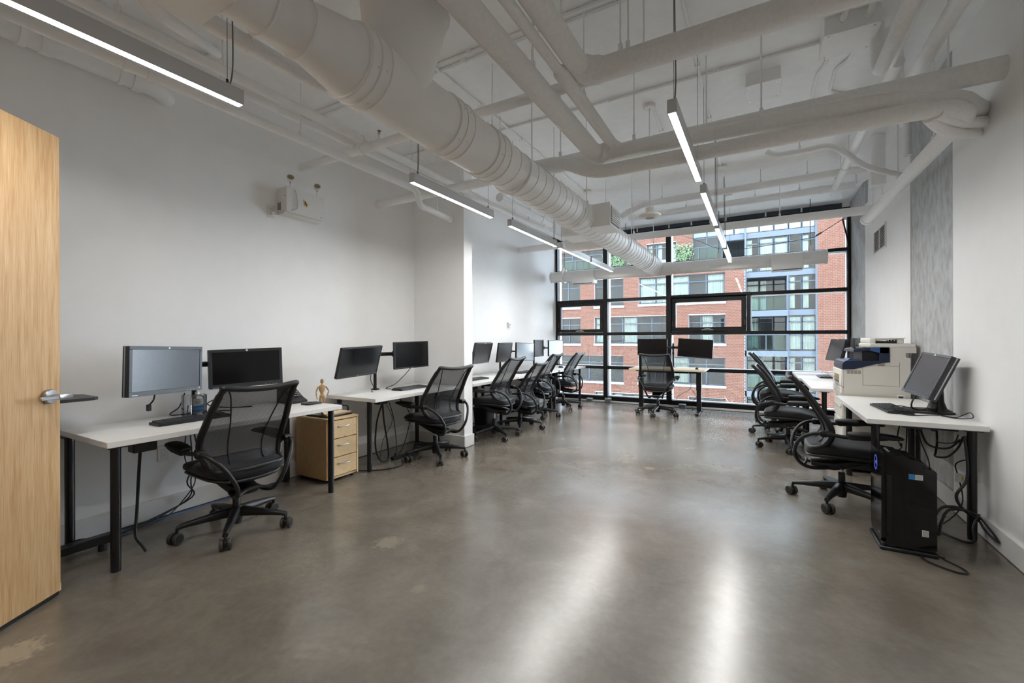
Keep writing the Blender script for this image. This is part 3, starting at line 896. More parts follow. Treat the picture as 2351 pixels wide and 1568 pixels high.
# flat conduits on the ceiling
def conduit(label, pts, r=.011, clips=()):
    t_ = pipe_run('ceiling_conduit', label, pts, r, 'ceiling_paint', 'conduit', rad=.05, n=10, group='conduits fixed to the ceiling')
    for c in clips:
        c = Vector(c)
        MB().rbox(*(c - Vector(pts[0]) + Vector((-.02, -.02, -.016))), *(c - Vector(pts[0]) + Vector((.02, .02, .016))), .003, 1).build('clip', 'ceiling_paint', t_)
zc = ZC - .014
conduit('front one of the twin conduits crossing the ceiling behind the big tee', [(XL, 2.73, zc), (XR, 2.73, zc)], .013, [(-1.9, 2.73, zc), (-.6, 2.73, zc)])
conduit('rear one of the twin conduits crossing the ceiling behind the big tee', [(XL, 2.80, zc), (XR, 2.80, zc)], .013, [(-2.0, 2.80, zc), (-.5, 2.80, zc)])
conduit('single conduit crossing the ceiling to the large junction box', [(XL, 3.91, zc), (.40, 3.91, zc)], .012, [(-1.2, 3.91, zc), (-.3, 3.91, zc)])
conduit('conduit along the ceiling above the spiral duct', [(-2.24, YBK, zc), (-2.24, 6.16, zc)], .014, [(-2.24, 2.15, zc), (-2.24, 3.4, zc), (-2.24, 4.2, zc)])
conduit('conduit along the ceiling above the right light row', [(-.42, YBK, zc), (-.42, 7.39, zc)], .012, [(-.42, 3.75, zc), (-.42, 4.7, zc)])
conduit('short conduit leaving the pendant disc canopy', [(-.86, 4.25, zc), (-.90, 5.0, zc), (-.90, 6.2, zc)], .012, [(-.88, 4.75, zc)])
conduit('left of the two kinked conduits below the large junction box', [(.46, 3.94, zc), (.46, 4.25, zc), (.42, 4.35, zc), (.42, 4.8, zc), (.52, 4.95, zc), (.52, 5.5, zc)], .013)
conduit('right of the two kinked conduits below the large junction box', [(.62, 3.94, zc), (.62, 4.25, zc), (.54, 4.35, zc), (.54, 4.72, zc), (.66, 4.85, zc), (.66, 5.4, zc)], .013)
conduit('thin conduit with a clip along the ceiling near the left wall', [(-3.67, YBK, zc), (-3.67, 1.76, zc)], .008, [(-3.67, 1.2, zc)])
conduit('conduit along the ceiling beside the right wall pipes', [(.95, 4.4, zc), (.95, 8.2, zc)], .012, [(.95, 6.2, zc)])

def ceiling_box(name, label, x0, y0, x1, y1, h, stubs=()):
    t_ = thing(name, label, 'junction box', ((x0 + x1) / 2, (y0 + y1) / 2, ZC))
    hx_, hy_ = (x1 - x0) / 2, (y1 - y0) / 2
    MB().rbox(-hx_, -hy_, -h, hx_, hy_, 0, .003, 1).build('box', 'ceiling_paint', t_)
    MB().rbox(-hx_ - .004, -hy_ - .004, -h - .006, hx_ + .004, hy_ + .004, -h, .002, 1).build('cover', 'pipe_paint', t_)
    for sx in (-.8, .8):
        for sy in (-.85, .85):
            MB().cyl((hx_ * sx, hy_ * sy, -h - .006), (hx_ * sx, hy_ * sy, -h - .010), .006, n=8).build('screw', 'steel', t_)
    for s_ in stubs:
        MB().cyl((s_, -hy_, -h * .5), (s_, -hy_ - .62, -h * .5 + .02), .018, n=12).build('conduit_stub', 'pipe_paint', t_)
        MB().cyl((s_, -hy_, -h * .5), (s_, -hy_ - .03, -h * .5), .024, n=12).build('connector', 'pipe_paint', t_)
    return t_
ceiling_box('junction_box', 'large white junction box on the ceiling with two conduits entering it', .39, 3.65, .695, 3.945, .12, (-.05, .09))
t_ = ceiling_box('junction_box', 'smaller white junction box on the ceiling with a row of knockouts', -.093, 4.10, .157, 4.40, .10)
for k in range(5):
    MB().lathe([(.017, 0), (.017, -.002)], 18, (-.095 + k * .047, -.15, -.05), 'y').build('knockout', 'ceiling_paint', t_)

def canopy(label, x, y):
    t_ = thing('ceiling_canopy', label, 'ceiling rose', (x, y, ZC), 0, 'round ceiling canopies')
    MB().lathe([(.05, 0), (.05, -.022), (.046, -.026)], 28).build('octagon_box', 'plastic_white', t_)
    MB().lathe([(.06, -.026), (.06, -.034), (.055, -.038)], 28).build('cover', 'plastic_white', t_)
    for k in range(4):
        MB().cyl((.05 * math.cos(k * .5 - 2.3), .05 * math.sin(k * .5 - 2.3), -.012), (.0515 * math.cos(k * .5 - 2.3), .0515 * math.sin(k * .5 - 2.3), -.012), .004, n=8).build('knockout', 'slot_dark', t_)
    return t_
canopy('white ceiling canopy over the gap in the right light row', -.40, 6.11)
canopy('white ceiling canopy nearest the window in the right light row', -.40, 7.39)
canopy('white ceiling canopy right of the spiral duct near the twin run', -2.19, 4.94)
canopy('white ceiling canopy seen between spiral duct and pendant disc', -2.19, 6.16)
canopy('white ceiling canopy above the first long light at the left wall', -3.62, 1.81)
t_ = thing('pendant_disc', 'white saucer-shaped wireless unit hanging on a thin stem from the ceiling', 'wireless unit', (-.885, 4.19, ZC))
MB().lathe([(.055, 0), (.055, -.03), (.05, -.036)], 28).build('canopy', 'plastic_white', t_)
MB().cyl((0, 0, -.03), (0, 0, -.985), .006, n=8).build('stem', 'pipe_paint', t_)
MB().lathe([(.028, -.96), (.04, -.965), (.04, -1.0), (.055, -1.005)], 28).build('collar', 'plastic_white', t_)
MB().lathe([(.03, -1.0), (.075, -1.012), (.1, -1.028), (.098, -1.036), (.07, -1.05), (.04, -1.056)], 36).build('disc', 'plastic_white', t_)
MB().lathe([(.038, -1.056), (.038, -1.058)], 28).build('indicator_ring', 'plastic_grey', t_)

# ------------------------------------------------------------------ ducts
DX, DZ = -1.66, 2.59
dt = thing('spiral_duct', 'big pale round ventilation duct running from the foreground to the window', 'duct', (DX, 0, DZ), 0)
prof = [(.112, .87), (.112, 1.14), (.118, 1.15), (.118, 1.17), (.165, 1.40)]
MB().lathe(prof, 48, (0, 0, 0), 'y').build('reducer', 'duct_paint', dt)
MB().lathe([(.172, 1.39), (.172, 1.52)], 48, axis='y').build('sleeve', 'duct_paint', dt)
MB().lathe([(.167, 1.52), (.167, 2.06)], 48, axis='y').build('tee_body', 'duct_paint', dt)
MB().lathe([(.172, 2.06), (.172, 2.21)], 48, axis='y').build('sleeve', 'duct_paint', dt)
MB().lathe([(.165, 2.21), (.165, 2.50)], 48, axis='y').build('plain_section', 'duct_paint', dt)
MB().lathe([(.168, 2.50), (.168, 2.66)], 48, axis='y').build('sleeve', 'duct_paint', dt)
MB().lathe([(.156, 2.66), (.156, 8.30)], 48, axis='y').build('spiral_section', 'duct_paint', dt)
def ringbead(y, r, br=.006):
    MB().tube([(r * math.cos(a), y, r * math.sin(a)) for a in [2 * PI * k / 56 for k in range(56)]], br, 6, closed=True).build('bead', 'duct_paint', dt)
for y, r in [(1.0, .114), (1.155, .12), (1.40, .172), (1.455, .174), (1.52, .174), (2.065, .174), (2.13, .174), (2.205, .174), (2.50, .17), (2.57, .17), (2.655, .17)]:
    ringbead(y, r, .005)
hel = []
turns = (8.25 - 2.68) / .143
for k in range(int(turns * 40)):
    a = 2 * PI * k / 40
    hel.append((.157 * math.cos(a), 2.68 + .143 * k / 40, .157 * math.sin(a)))
MB().tube(hel, .0042, 4).build('spiral_seam', 'plastic_grey' if False else 'duct_paint', dt)
for y, r in [(1.44, .172), (1.49, .172), (2.1, .172), (2.17, .172), (2.54, .168), (2.62, .168)]:
    for k in range(6):
        a = k * PI / 3 + .3 + y
        MB().ball((r * math.cos(a), y, r * math.sin(a)), .006, 8, 5).build('screw', 'duct_paint', dt)
# tee: a saddle cone rising to the ceiling
br = MB().lathe([(.168, 0), (.172, .10), (.225, .42)], 48)
br.xf(Matrix.Translation((0, 1.72, 0)) @ Matrix.Rotation(math.radians(8), 4, 'Y'))
br.build('tee_cone', 'duct_paint', dt)
br = MB().lathe([(.230, .41), (.230, 1.0)], 48)
br.xf(Matrix.Translation((0, 1.72, 0)) @ Matrix.Rotation(math.radians(8), 4, 'Y'))
o_ = br.build('tee_riser', 'duct_paint', dt)
rb = MB().tube([(.231 * math.cos(a), .231 * math.sin(a), .415) for a in [2 * PI * k / 56 for k in range(56)]], .005, 6, closed=True)
rb.xf(Matrix.Translation((0, 1.72, 0)) @ Matrix.Rotation(math.radians(8), 4, 'Y'))
rb.build('bead', 'duct_paint', dt)
# supply boxes on the duct sides
def louvre_box(side, y0, y1, z0, z1, depth):
    x0, x1 = (.10, depth) if side > 0 else (-depth, -.10)
    bx_ = MB().rbox(x0, y0, z0, x1, y1, z1, .004, 1).build('supply_box', 'duct_paint', dt)
    xf_ = x1 if side > 0 else x0
    MB().box(xf_ - .002 * side, y0 + .03, z0 + .03, xf_ + .002 * side, y1 - .03, z1 - .03).build('grille_back', 'dark_hole', bx_)
    nb = 8
    for k in range(nb):
        z = z0 + .035 + (z1 - z0 - .07) * (k + .2) / nb
        MB().box(min(xf_, xf_ + .012 * side), y0 + .03, z, max(xf_, xf_ + .012 * side), y1 - .03, z + .011).build('louvre', 'duct_paint', bx_)
louvre_box(1, 4.45, 4.82, -.12, .12, .32)
louvre_box(-1, 4.72, 5.08, -.12, .10, .34)
MB().lathe([(.085, -.62), (.085, -.1)], 32, (0, 5.6, -.02), 'x').build('side_stub', 'duct_paint', dt)
for y in (2.95, 4.15, 5.9, 7.3):
    for sx in (-1, 1):
        MB().cyl((sx * .175, y, 0), (sx * .175, y, ZC - DZ), .0055, n=8).build('hanger_rod', 'pipe_paint', dt)
    MB().tube([(.17 * math.cos(a), y, .17 * math.sin(a)) for a in [PI + PI * k / 24 for k in range(25)]], .008, 6).build('hanger_strap', 'duct_paint', dt)
bx_ = MB().rbox(-.205, -1.5, -.10, .30, .875, .28, .004, 1).build('plenum_box', 'duct_paint', dt)
pipe_run('condensate_pipe', 'stubby white pipe sloping from the duct plenum to the ceiling canopy', [(-2.02, .72, 2.66), (-2.2, .86, 2.68), (-3.4, 1.72, 3.36), (-3.55, 1.78, ZC)], .03, rad=.06)

cd_ = thing('window_duct', 'slender white round duct hung across the window', 'duct', (0, 8.3, 2.55))
MB().lathe([(.107, -3.72), (.107, .905)], 40, axis='x').build('spiral_section', 'duct_paint', cd_)
hel = []
for k in range(int((.9 + 3.7) / .16 * 36)):
    a = 2 * PI * k / 36
    hel.append((-3.70 + .16 * k / 36, .108 * math.cos(a), .108 * math.sin(a)))
MB().tube(hel, .003, 4).build('spiral_seam', 'duct_paint', cd_)
for xx in (-3.72, .905):
    MB().lathe([(.112, xx - .012), (.112, xx + .012)], 40, axis='x').build('end_cap', 'duct_paint', cd_)
MB().lathe([(.118, -1.95), (.118, -1.36)], 40, axis='x').build('tee_sleeve', 'duct_paint', cd_)
for x0, x1 in ((-3.22, -2.78), (.175, .60)):
    b3 = MB().rbox(x0, -.17, -.185, x1, .06, .07, .006, 1).build('diffuser_box', 'duct_paint', cd_)
    MB().box(x0 + .02, -.178, -.188, x1 - .02, -.168, -.176).build('slot', 'dark_hole', b3)
MB().lathe([(.155, -.012), (.155, .012)], 36, (-3.45, 0, .02), 'x').build('hanger_plate', 'duct_paint', cd_)
for xx in (-3.45, -2.2, -.6, .70):
    MB().rbox(xx - .03, -.006, .09, xx + .03, .006, .2, .002, 1).build('hanger_tab', 'duct_paint', cd_)
    MB().cyl((xx, 0, .18), (xx, 0, ZC - 2.55), .005, n=8).build('hanger_rod', 'slot_dark', cd_)

# sprinkler heads
def sprinkler(label, x, y, z):
    t_ = thing('fire_sprinkler', label, 'sprinkler', (x, y, z), 0, 'upright sprinkler heads')
    MB().lathe([(.016, 0), (.016, .012), (.012, .03), (.014, .04), (.009, .05)], 16).build('body', 'pipe_paint', t_)
    MB().tube([(-.008, 0, .05), (-.009, 0, .065), (0, 0, .08), (.009, 0, .065), (.008, 0, .05)], .0025, 6).build('frame', 'brass', t_)
    MB().lathe([(.016, .08), (.016, .083)], 16).build('deflector', 'brass', t_)
sprinkler('brass upright sprinkler head on the slim cross pipe left of the duct', -2.80, 2.69, 2.98)
sprinkler('upright sprinkler head on the pipe above the third left light', -2.95, 5.75, 3.03)
sprinkler('upright sprinkler head beside the capped pipe near the right wall', .84, 6.78, 3.235)

# ------------------------------------------------------------------ linear pendant lights
FW, FH, FZ = .05, .076, 2.52
def fixture(label, x, y0, y1, cords=True):
    L_ = y1 - y0
    t_ = thing('linear_light', label, 'pendant light', (x, (y0 + y1) / 2, FZ), 0, 'slim linear pendant lights')
    h = L_ / 2
    w2 = FW / 2
    hb = MB().prism([(-w2, 0), (-w2, FH), (w2, FH), (w2, 0), (w2 - .005, 0), (w2 - .005, .012), (-w2 + .005, .012), (-w2 + .005, 0)], 'y', -h + .004, h - .004)
    hb.build('housing', 'alu_fixture', t_, smooth=False)
    for sy in (-1, 1):
        ya, yb_ = sorted((sy * (h - .004), sy * h))
        MB().rbox(-w2, ya, 0, w2, yb_, FH, .001, 1).build('end_cap', 'alu_fixture', t_)
    MB().box(-w2 + .0055, -h + .006, .002, w2 - .0055, h - .006, .0115).build('lens_strip', 'diffuser', t_, smooth=False)
    for sy in (-1, 1):
        yy = sy * (h - .07)
        MB().cyl((0, yy, FH), (0, yy, FH + .03), .006, n=10).build('gripper', 'slot_dark', t_)
        MB().cyl((0, yy, FH + .02), (0, yy, ZC - FZ), .0016, n=6).build('suspension_cable', 'cable_grey', t_)
    if cords:
        yy = h - .06 if cords == 'far' else -h + .06
        MB().tube(spl([(.002, yy, FH), (.01, yy + .012, FH + .12), (.006, yy + .01, FH + .5), (.004, yy + .005, ZC - FZ)], 6), .0035, 6).build('power_cord', 'cable_grey', t_)
fixture('long light at the top left above the near desk', -2.36, .09, 1.31, 'far')
fixture('light of the left row right after the gap, above the second desk', -2.36, 2.60, 3.78)
fixture('third light of the left row, beside the return wall end', -2.36, 4.14, 5.38, 'far')
fixture('fourth light of the left row, in front of the window head', -2.36, 5.50, 6.69, 'far')
fixture('last light of the left row, nearest the window', -2.36, 6.76, 7.97, False)
fixture('nearest light of the right row, steepest and longest in view', -.41, 2.50, 3.71)
fixture('second light of the right row, below the wrapped twin pipes', -.41, 4.02, 5.25, 'far')
fixture('third light of the right row, beside the dark strip', -.41, 5.40, 6.60, 'far')
fixture('last light of the right row, nearest the window duct', -.41, 6.74, 7.94, False)

# ================================================================== office chairs
def ell(cx, cy, cz, rx, ry, n=16, axis='x', p=2.0):
    out = []
    for k in range(n):
        a = 2 * PI * k / n
        ca, sa = math.cos(a), math.sin(a)
        u = math.copysign(abs(ca) ** (2 / p), ca) * rx
        v = math.copysign(abs(sa) ** (2 / p), sa) * ry
        out.append((cx, cy + u, cz + v) if axis == 'x' else (cx + u, cy, cz + v))
    return out

# back profile: height -> (x, half width); +x is forward
BP = [(1.000, -.345, .222), (.985, -.330, .226), (.93, -.282, .232), (.85, -.222, .243), (.76, -.168, .254), (.68, -.118, .260),
      (.61, -.092, .256), (.56, -.092, .246), (.515, -.113, .230), (.480, -.150, .212), (.462, -.200, .195)]
def back_pt(i, side):
    z, x, hw_ = BP[i]
    return Vector((x, side * hw_, z))
def back_loop():
    L_ = [back_pt(i, 1) for i in range(len(BP))]
    R_ = [back_pt(i, -1) for i in range(len(BP) - 1, -1, -1)]
    bot = [Vector((-.222, .10, .458)), Vector((-.228, 0, .456)), Vector((-.222, -.10, .458))]
    top = [Vector((-.352, -.12, .988)), Vector((-.355, 0, .982)), Vector((-.352, .12, .988))]
    return L_ + bot + R_ + top
def build_chair_parts():
    P = {}
    # star base: five tapered arms of one casting
    b_ = MB()
    b_.lathe([(.030, .048), (.034, .075), (.040, .10), (.042, .155), (.032, .165)], 24)
    for k in range(5):
        a = 2 * PI * k / 5
        rings = []
        for (r_, z, w_, h_) in [(.02, .128, .036, .034), (.07, .127, .032, .031), (.16, .120, .026, .024), (.25, .111, .021, .018), (.305, .104, .018, .015), (.33, .096, .016, .016)]:
            ring = ell(r_, 0, z, w_, h_, 12, 'x', 2.6)
            ca, sa = math.cos(a), math.sin(a)
            rings.append([(x * ca - y * sa, x * sa + y * ca, zz) for (x, y, zz) in ring])
        b_.loft(rings)
    P['star_base'] = b_.mesh('star_base', 'black_plastic')
    # caster
    f = MB().cyl((0, 0, .05), (0, 0, .096), .009, n=12)
    f.lathe([(.026, -.007), (.028, 0), (.026, .007)], 16, (.012, 0, .040), 'y')
    f.rbox(-.014, -.007, .036, .03, .007, .058, .004, 1)
    P['fork'] = f.mesh('caster', 'black_plastic')
    P['wheel'] = MB().lathe([(.024, -.0095), (.033, -.0095), (.0355, -.007), (.0355, .007), (.033, .0095), (.024, .0095)], 26, axis='y').mesh('wheel', 'caster_grey')
    P['hub'] = MB().lathe([(.026, -.0115), (.026, .0115)], 20, axis='y').mesh('wheel_face', 'rubber')
    P['column'] = MB().lathe([(.024, .15), (.024, .235), (.021, .24)], 20).mesh('column_sleeve', 'black_plastic')
    P['piston'] = MB().lathe([(.014, .20), (.014, .33)], 18).mesh('gas_piston', 'chrome')
    # mechanism under the seat
    mch = MB()
    mch.loft([ell(x, 0, z, w_, h_, 14, 'x', 3) for (x, z, w_, h_) in [(-.20, .305, .045, .022), (-.15, .30, .07, .033), (-.05, .305, .085, .04), (.05, .335, .10, .035), (.16, .37, .12, .025), (.24, .392, .12, .012)]])
    P['tilt_mechanism'] = mch.mesh('tilt_mechanism', 'black_plastic')
    # seat pad
    rings = []
    for (x, z, w_, h_) in [(-.240, .430, .10, .014), (-.230, .432, .17, .036), (-.195, .435, .215, .052), (-.10, .438, .243, .057), (.02, .440, .250, .057), (.13, .438, .248, .053), (.21, .428, .238, .044), (.268, .416, .215, .032), (.298, .406, .17, .018), (.307, .402, .09, .006)]:
        ring = ell(x, 0, z, w_, h_, 28, 'x', 3.0)
        ring = [(xx, yy, zz + (.022 * (yy / .25) ** 2)) for (xx, yy, zz) in ring]
        rings.append(ring)
    P['seat_pad'] = MB().loft(rings).mesh('seat_pad', 'seat_cloth', angle=60)
    sp_ = MB().loft([[(xx, yy * .96, .385 + (zz - .43) * .36 + (.018 * (yy / .25) ** 2)) for (xx, yy, zz) in r_] for r_ in rings])
    P['seat_pan'] = sp_.mesh('seat_pan', 'black_plastic', angle=60)
    # back frame: one closed hoop, thicker down the sides
    loop = spl(back_loop(), 4, True)
    rs = []
    for p in loop:
        rs.append(.0175 if p.z > .955 else (.0215 if p.z > .50 else .016))
    P['back_frame'] = MB().tube(loop, rs, 10, closed=True).mesh('back_frame', 'black_plastic', angle=70)
    # net panel
    net = MB()
    NR, NC = 22, 13
    zs_pts = spl([Vector((BP[i][1], BP[i][2], BP[i][0])) for i in range(len(BP))], 5)
    step = (len(zs_pts) - 1) / (NR - 1)
    for i in range(NR):
        p = zs_pts[int(round(i * step))]
        for j in range(NC):
            u = -1 + 2 * j / (NC - 1)
            dip = .010 * (1 - u * u) + .028 * (1 - u * u) * math.sin(PI * i / (NR - 1))
            net.v.append((p.x - dip, u * (p.y - .004), p.z - (.012 * (1 - u * u) if i == 0 else 0)))
    for i in range(NR - 1):
        for j in range(NC - 1):
            net.f.append((i * NC + j, i * NC + j + 1, (i + 1) * NC + j + 1, (i + 1) * NC + j))
    P['back_net'] = net.mesh('back_net', 'chair_net', angle=80)
    for s_, nm in ((1, 'seam_l'), (-1, 'seam_r')):
        sm = [Vector((BP[0][1] + .0, s_ * .20, .985))]
        for (i, uu) in ((2, .165), (4, .125), (6, .108), (8, .105), (10, .11)):
            z, x, hw_ = BP[i]
            u = uu / hw_
            k = i / (len(BP) - 1)
            sm.append(Vector((x - .010 * (1 - u * u) - .028 * (1 - u * u) * math.sin(PI * k) - .003, s_ * uu, z)))
        P[nm] = MB().tube(spl(sm, 5), .0045, 6).mesh('net_seam', 'soft_black')
    # arms: tube hoops from under the seat round the back to the pads
    for s_, nm in ((1, 'arm_l'), (-1, 'arm_r')):
        pts = [(-.10, s_ * .085, .292), (-.19, s_ * .10, .283), (-.265, s_ * .115, .305), (-.312, s_ * .135, .365), (-.320, s_ * .165, .43), (-.298, s_ * .205, .505), (-.250, s_ * .245, .560), (-.185, s_ * .272, .588), (-.11, s_ * .285, .588), (-.02, s_ * .292, .580), (.05, s_ * .295, .582)]
        P['hoop' + nm] = MB().tube(spl(pts, 6), .0135, 10).mesh('arm_hoop', 'black_plastic', angle=60)
        bl = MB().lathe([(.012, -.03), (.022, -.026), (.022, .026), (.012, .03)], 16, (-.150, s_ * .275, .590), 'y')
        bl.rbox(-.165, s_ * .275 - .012, .565, -.085, s_ * .275 + .012, .612, .008, 2)
        P['pivot' + nm] = bl.mesh('arm_pivot', 'black_plastic')
        pad = MB().loft([ell(x, s_ * (.295 + oy), z, w_, h_, 16, 'x', 2.6) for (x, oy, z, w_, h_) in [(-.005, 0, .605, .02, .006), (.01, 0, .604, .036, .018), (.08, -.002, .605, .045, .022), (.18, -.008, .605, .047, .022), (.26, -.016, .602, .043, .018), (.305, -.022, .598, .032, .011), (.318, -.024, .596, .012, .004)]])
        P['pad' + nm] = pad.mesh('arm_pad', 'soft_black', angle=60)
        pb = MB().loft([ell(x, s_ * .295, z, w_, h_, 14, 'x', 3) for (x, z, w_, h_) in [(0, .588, .022, .014), (.02, .582, .033, .018), (.14, .585, .035, .014), (.22, .592, .03, .008)]])
        P['padbase' + nm] = pb.mesh('arm_pad_base', 'black_plastic')
    rb_ = MB().tube(spl([(-.255, .11, .30), (-.235, .05, .318), (-.23, 0, .322), (-.235, -.05, .318), (-.255, -.11, .30)], 4), .011, 8)
    P['rear_bar'] = rb_.mesh('rear_bar', 'black_plastic')
    lb = MB().tube([(-.02, -.08, .31), (-.03, -.2, .325), (-.02, -.235, .33)], .006, 6)
    P['height_lever'] = lb.mesh('height_lever', 'black_plastic')
    return P
CH_ = build_chair_parts()
UPPER = ['gas_piston|piston', 'tilt_mechanism|tilt_mechanism', 'seat_pad|seat_pad', 'seat_pan|seat_pan', 'back_frame|back_frame', 'back_net|back_net', 'rear_bar|rear_bar', 'height_lever|height_lever']
def chair(label, x, y, face_deg, base_deg, dz=0.0):
    t_ = thing('office_chair', label, 'office chair', (x, y, 0), math.radians(face_deg), 'black mesh-back office chairs')
    rb_ = math.radians(base_deg - face_deg)
    link('star_base', CH_['star_base'], t_, (0, 0, 0), (0, 0, rb_))
    link('column_sleeve', CH_['column'], t_)
    rnd = random.Random(int(x * 100 + y * 10))
    for k in range(5):
        a = rb_ + 2 * PI * k / 5
        c = link('caster', CH_['fork'], t_, (.325 * math.cos(a), .325 * math.sin(a), 0), (0, 0, rnd.uniform(0, 2 * PI)))
        for s_ in (-1, 1):
            link('wheel', CH_['wheel'], c, (.012, s_ * .022, .0355))
            link('wheel_face', CH_['hub'], c, (.012, s_ * .022, .0355))
    for u in UPPER:
        nm, key = u.split('|')
        link(nm, CH_[key], t_, (0, 0, dz))
    bf = [c for c in t_.children if c.name.startswith('back_net')][0]
    link('net_seam', CH_['seam_l'], bf); link('net_seam', CH_['seam_r'], bf)
    for nm in ('arm_l', 'arm_r'):
        h = link('arm_hoop', CH_['hoop' + nm], t_, (0, 0, dz))
        link('arm_pivot', CH_['pivot' + nm], h)
        p = link('arm_pad', CH_['pad' + nm], t_, (0, 0, dz))
        link('arm_pad_base', CH_['padbase' + nm], p)
    return t_
chair('nearest office chair on the left, pulled up to the desk with the hand sanitizer', -3.12, 1.69, 176, 33, .005)
chair('office chair at the second left desk, beside the wing of wall', -3.10, 3.78, 170, 30, .005)
chair('first office chair past the wing of wall, partly cut off by it', -3.05, 4.93, 184, 40, .05)
chair('low office chair, second past the wing of wall', -3.03, 5.60, 185, 10, -.05)
chair('office chair third past the wing of wall, mostly hidden by the low chair', -3.20, 6.56, 184, 20, .04)
chair('office chair at the far left desk in front of the window', -3.19, 7.60, 182, 28, .03)
chair('office chair seen squarely from behind at the sit-stand desk', -1.50, 7.68, 92, 52, .03)
chair('nearest office chair on the right, beside the black air purifier', .56, 4.28, 0, 175, -.01)
chair('office chair on the right just beyond the nearest one', .29, 6.08, -4, 200, -.03)
chair('raised office chair on the right, second from the window', .24, 6.88, -2, 190, .09)
chair('office chair on the right closest to the window, almost hidden', .30, 7.78, 0, 180, .0)

# ================================================================== desks
def desk(label, x0, x1, y0, y1, legs, group='white laminate desks', ztop=.738):
    cx, cy = (x0 + x1) / 2, (y0 + y1) / 2
    t_ = thing('desk', label, 'desk', (cx, cy, 0), 0, group)
    MB().rbox(x0 - cx, y0 - cy, ztop - .034, x1 - cx, y1 - cy, ztop, .002, 1).build('tabletop', 'desk_white', t_)
    for (lx, ly) in legs:
        MB().cyl((lx - cx, ly - cy, .012), (lx - cx, ly - cy, ztop - .034), .024, n=20).build('leg', 'black_metal', t_)
        MB().lathe([(.022, 0), (.022, .014)], 16, (lx - cx, ly - cy, 0)).build('foot', 'rubber', t_)
        MB().rbox(lx - cx - .045, ly - cy - .045, ztop - .042, lx - cx + .045, ly - cy + .045, ztop - .034, .002, 1).build('leg_plate', 'black_metal', t_)
    return t_
desk('white desk nearest the door, with two big monitors', XL + .03, -3.10, 1.0, 2.55, [(-3.155, 1.055), (-3.75, 1.03), (-3.17, 2.49), (-3.76, 2.48)])
desk('white desk between the drawer cabinet and the return wall', XL + .03, -3.12, 2.94, 4.24, [(-3.33, 3.06), (-3.76, 3.06), (-3.40, 4.19), (-3.72, 4.18)])
desk('white desk directly past the return wall', XL + .03, -3.08, 4.50, 5.63, [(-3.2, 4.6), (-3.76, 4.6), (-3.43, 5.55), (-3.76, 5.55)])
desk('middle white desk of the far left row', XL + .03, -3.08, 5.66, 7.12, [(-3.43, 5.74), (-3.76, 5.74), (-3.2, 7.05), (-3.76, 7.05)])
desk('white desk in the far left corner by the window', XL + .03, -3.06, 7.15, 8.45, [(-3.2, 7.22), (-3.76, 7.22), (-3.16, 8.38), (-3.76, 8.38)])
desk('white desk in the right foreground with one tilted monitor', .645, 1.252, 3.85, 5.25, [(1.185, 3.90), (.70, 3.895), (1.18, 5.17), (.735, 5.17)])
desk('white desk on the right behind the printer', .50, 1.25, 5.86, 7.2, [(.62, 5.90), (1.19, 5.94), (.56, 7.12), (1.19, 7.12)])
desk('white desk on the right next to the window', .47, 1.25, 7.23, 8.6, [(.54, 7.3), (1.19, 7.3), (.54, 8.52), (1.19, 8.52)])

t_ = thing('sit_stand_desk', 'pale sit-stand desk on two black columns in front of the window', 'desk', (-1.40, 8.17, 0))
MB().rbox(-.62, -.37, .735, .62, .37, .765, .002, 1).build('tabletop', 'desk_birch', t_)
for sx in (-1, 1):
    MB().rbox(sx * .49 - .035, -.34, .012, sx * .49 + .035, .34, .04, .008, 2).build('foot', 'black_metal', t_)
    lg = MB().rbox(sx * .49 - .036, -.03, .04, sx * .49 + .036, .03, .43, .004, 1)
    lg.build('leg', 'black_metal', t_)
    MB().rbox(sx * .49 - .042, -.036, .40, sx * .49 + .042, .036, .72, .004, 1).build('leg_sleeve', 'black_metal', t_)
    MB().rbox(sx * .49 - .03, -.28, .715, sx * .49 + .03, .28, .735, .003, 1).build('bracket', 'black_metal', t_)
    for sy in (-1, 1):
        MB().lathe([(.02, 0), (.02, .013)], 12, (sx * .49, sy * .31, 0)).build('glide', 'rubber', t_)
MB().rbox(-.49, -.035, .68, .49, .035, .72, .004, 1).build('crossbeam', 'black_metal', t_)
MB().rbox(.12, -.33, .70, .36, -.27, .728, .004, 1).build('control_box', 'black_plastic', t_)

